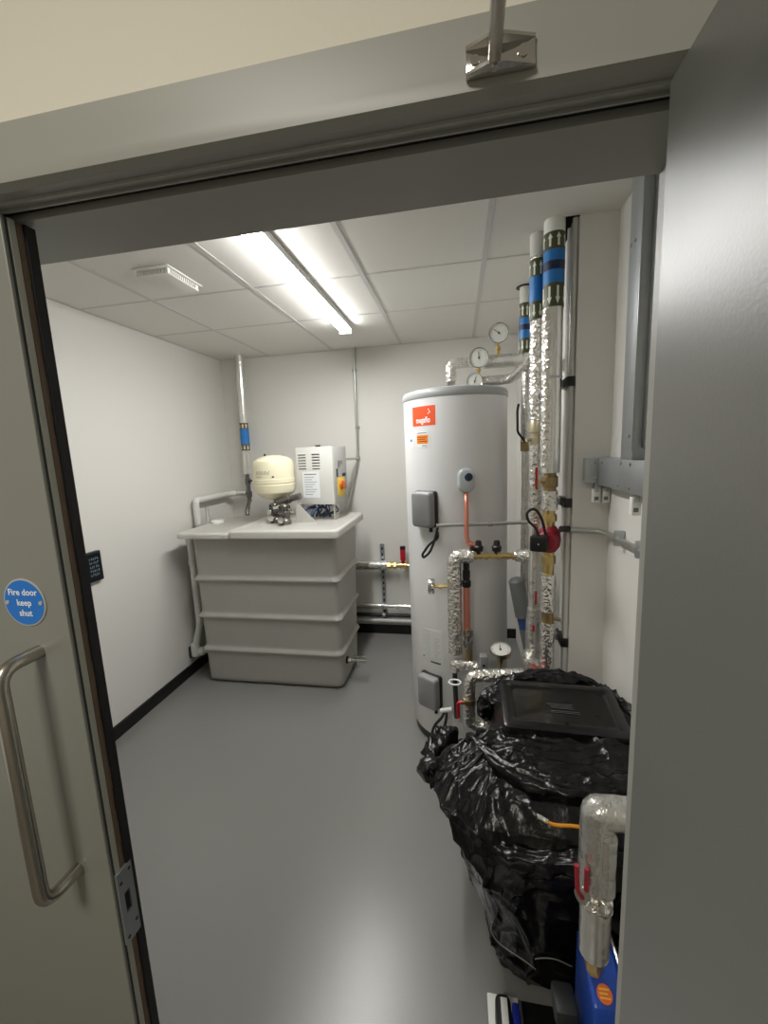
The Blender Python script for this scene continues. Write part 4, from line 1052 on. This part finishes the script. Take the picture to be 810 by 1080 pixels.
roll('front_flap', [(-0.04, 1.25, 0.62), (-0.11, 1.24, 0.65), (-0.135, 1.22, 0.645)], 0.042, 'pointed corner of black plastic at the far left', 5.0)
roll('front_fold', [(0.02, 1.32, 0.73), (0.14, 1.17, 0.735), (0.30, 1.12, 0.74), (0.45, 1.14, 0.74), (0.58, 1.20, 0.72)], 0.036, None, 6.0)
roll('sweeping_fold', [(-0.06, 1.30, 0.66), (0.0, 1.13, 0.63), (0.12, 1.04, 0.60), (0.28, 1.01, 0.62), (0.42, 1.01, 0.66)], 0.034, None, 7.0)
from mathutils.bvhtree import BVHTree
bvh = BVHTree.FromPolygons(vs_wrap, fs_wrap)
def on_wrap(pts, off):
    out = []
    for i in range(len(pts)-1):
        for k in range(6):
            out.append(Vector(pts[i]).lerp(Vector(pts[i+1]), k/6))
    out.append(Vector(pts[-1])); res = []
    for p in out:
        hit, n_, _, _ = bvh.find_nearest(p)
        if n_.dot(hit-Vector((0.33, 1.4, 0.4))) < 0: n_ = -n_
        res.append(hit+n_*off)
    # soften
    for _ in range(12): res = [res[0]]+[(res[i-1]+res[i]*2+res[i+1])/4 for i in range(1, len(res)-1)]+[res[-1]]
    return res
b = MB(); b.tube(on_wrap([(0.02, 1.06, 0.30), (0.045, 1.03, 0.22), (0.078, 1.02, 0.185), (0.15, 1.00, 0.175), (0.24, 1.00, 0.175)], 0.004), 0.0018, n=8); part_label(b.build('tie_string', CLEAR, bg), 'pale string')
b = MB(); b.tube(on_wrap([(0.20, 1.00, 0.23), (0.25, 1.00, 0.235), (0.30, 1.00, 0.235)], 0.004), 0.0016, n=8); b.build('tie_string', CLEAR, bg)
ob = thing('orange_tape', 'orange tape strip with a silver end lying over the black plastic', 'tape', (0.27, 1.0, 0.72))
T_ = on_wrap([(0.187, 1.03, 0.735), (0.235, 1.01, 0.745), (0.275, 1.0, 0.745), (0.36, 0.99, 0.73)], 0.010)
b = MB(); b.tube(T_[6:], 0.0048, n=12); b.build('orange_strip', ORCABLE, ob)
b = MB(); b.tube(T_[:7], 0.0075, n=14); b.build('silver_end', FOIL, ob)

# ================================================================== FOREGROUND PIPE AND PUMP SET
YF = 0.86
fp = thing('foreground_lagged_pipe', 'nearest foil lagged pipe elbowing down in front of the black wrap', 'pipe', (0.285, YF, 0.45))
b = MB(); b.tube([(0.60, YF, 0.927), (0.290, YF, 0.922), (0.289, YF, 0.735)], 0.0345, n=36, fil=0.006, fs_=3, wob=0.0012); b.build('upper_lagging', FOILD, fp)
b = MB(); b.tube([(0.306, YF-0.022, 0.745), (0.306, YF-0.022, 0.885)], 0.0185, n=24, wob=0.0006); b.build('lagging_seam', FOILD, fp)
b = MB(); b.lathe([(0.0, 0.0), (0.029, 0.0), (0.032, 0.004), (0.0335, 0.150), (0.0, 0.150)], Matrix.Translation((0.294, YF, 0.548)), n=36); b.build('lower_lagging', FOILS, fp)
b = MB(); b.tube([(0.294, YF, 0.690), (0.292, YF-0.002, 0.704)], 0.0345, n=32, wob=0.005); b.build('crinkled_end', FOIL, fp)
b = MB(); b.cyl((0.291, YF, 0.69), (0.290, YF, 0.745), 0.0175); b.hexnut((0.291, YF, 0.703), (0.290, YF, 0.728), 0.022); b.cyl((0.289, YF, 0.722), (0.262, YF-0.018, 0.725), 0.010); b.cyl((0.266, YF-0.016, 0.725), (0.252, YF-0.026, 0.727), 0.015, n=20)
b.build('ball_valve', STEEL, fp)
b = MB(); b.tube([(0.256, YF-0.03, 0.730), (0.244, YF-0.035, 0.752), (0.242, YF-0.03, 0.812)], 0.005, n=12, fil=0.012); b.tube([(0.262, YF-0.036, 0.756), (0.261, YF-0.036, 0.812)], 0.0048, n=12); part_label(b.build('red_lever', mat('lever_red', (150, 34, 50), 0.45), fp), 'dark red lever handle')
b = MB(); b.cyl((0.295, YF, 0.497), (0.294, YF, 0.55), 0.0155); b.hexnut((0.295, YF, 0.51), (0.2945, YF, 0.535), 0.021); b.build('brass_union', BRASS, fp)

bp = thing('blue_pump_set', 'blue pump casing with an orange sticker under the nearest pipe', 'pump', (0.31, 0.86, 0))
b = MB()
side = [(0.800, 0.013), (0.800, 0.440), (0.812, 0.462), (0.885, 0.495), (0.935, 0.50), (0.955, 0.48), (0.955, 0.036)]
b.add([(0.282, y, z) for y, z in side]+[(0.356, y, z) for y, z in side], [tuple(range(7))[::-1], tuple(range(7, 14))]+[(i, (i+1) % 7, 7+(i+1) % 7, 7+i) for i in range(7)])
part_label(b.build('casing', PUMPB, bp, smooth=False, bevel=0.008), 'blue casing')
b = MB()
side2 = [(0.81, 0.036), (0.81, 0.41), (0.85, 0.455), (0.89, 0.475), (0.945, 0.465), (0.945, 0.036)]
b.add([(0.353, y, z) for y, z in side2]+[(0.41, y, z) for y, z in side2], [tuple(range(6))[::-1], tuple(range(6, 12))]+[(i, (i+1) % 6, 6+(i+1) % 6, 6+i) for i in range(6)])
b.build('side_cover', BLACK, bp, smooth=False, bevel=0.01)
b = MB(); b.tube([(0.357, 0.80, 0.10), (0.357, 0.798, 0.43), (0.357, 0.835, 0.48), (0.357, 0.89, 0.502), (0.357, 0.94, 0.50)], 0.004, n=8, fil=0.03); b.build('edge_trim', STEEL, bp)
Ms = frame((0.312, 0.8335, 0.4728), (1, 0, 0), (0, 0.073, 0.033))
b = MB(); b.lathe([(0.0165, 0), (0.0165, 0.001), (0, 0.001)], Ms, n=28); stk = b.build('round_sticker', mat('sticker_orange', (232, 110, 40), 0.45), bp); part_label(stk, 'round orange sticker')
b = MB()
for k in range(3): b.box(-0.011, 0.011-0.004*(k % 2), 0.006-k*0.007, 0.009-k*0.007, 0.001, 0.0015, M=Ms)
b.build('sticker_print', YELLOW, stk, smooth=False)
b = MB(); b.box(0.296, 0.326, 0.7985, 0.8005, 0.345, 0.385); b.build('rating_plate', COVER, bp, smooth=False)
b = MB(); b.box(0.215, 0.270, 0.86, 0.93, 0.30, 0.35, bev=0.010); b.cyl((0.245, 0.885, 0.013), (0.245, 0.885, 0.31), 0.02); part_label(b.build('motor_housing', PUMPC, bp), 'dark grey motor housing')
# small unit on the white plinth at the bottom edge
rm = MB(); rm.box(0.160, 0.60, 0.62, 1.085, 0.0005, 0.011, bev=0.002); tag(rm.build('pump_shade_sheet', BLACK), 'black sheet added for the dark shaded area under the blue pump casing', 'shade sheet')  # added black sheet, puts the shade under the pumps into colour
wp = MB(); wp.box(0.064, 0.158, 0.62, 1.090, 0.0005, 0.012, bev=0.003); tag(wp.build('white_plinth', WHITE), 'narrow white plinth board on the floor at the foot of the black wrap', 'plinth')
sp = thing('small_blue_unit', 'black and blue rounded unit with a white strip on the plinth', 'pump', (0.13, 0.93, 0.035))
b = MB(); b.box(0.083, 0.128, 0.80, 1.035, 0.013, 0.112, bev=0.016, seg=4); b.build('black_housing', BLACK, sp)
b = MB(); b.box(0.098, 0.117, 0.81, 1.020, 0.112, 0.1145, bev=0.001); part_label(b.build('white_strip', WHITE, sp), 'white label strip')
b = MB(); b.box(0.129, 0.150, 0.80, 1.01, 0.036, 0.122, bev=0.006); part_label(b.build('blue_side', mat('deep_blue', (26, 40, 140), 0.35), sp), 'deep blue side')
b = MB(); b.box(0.151, 0.156, 0.80, 1.01, 0.036, 0.130, bev=0.001); b.build('trim_edge', STEEL, sp)
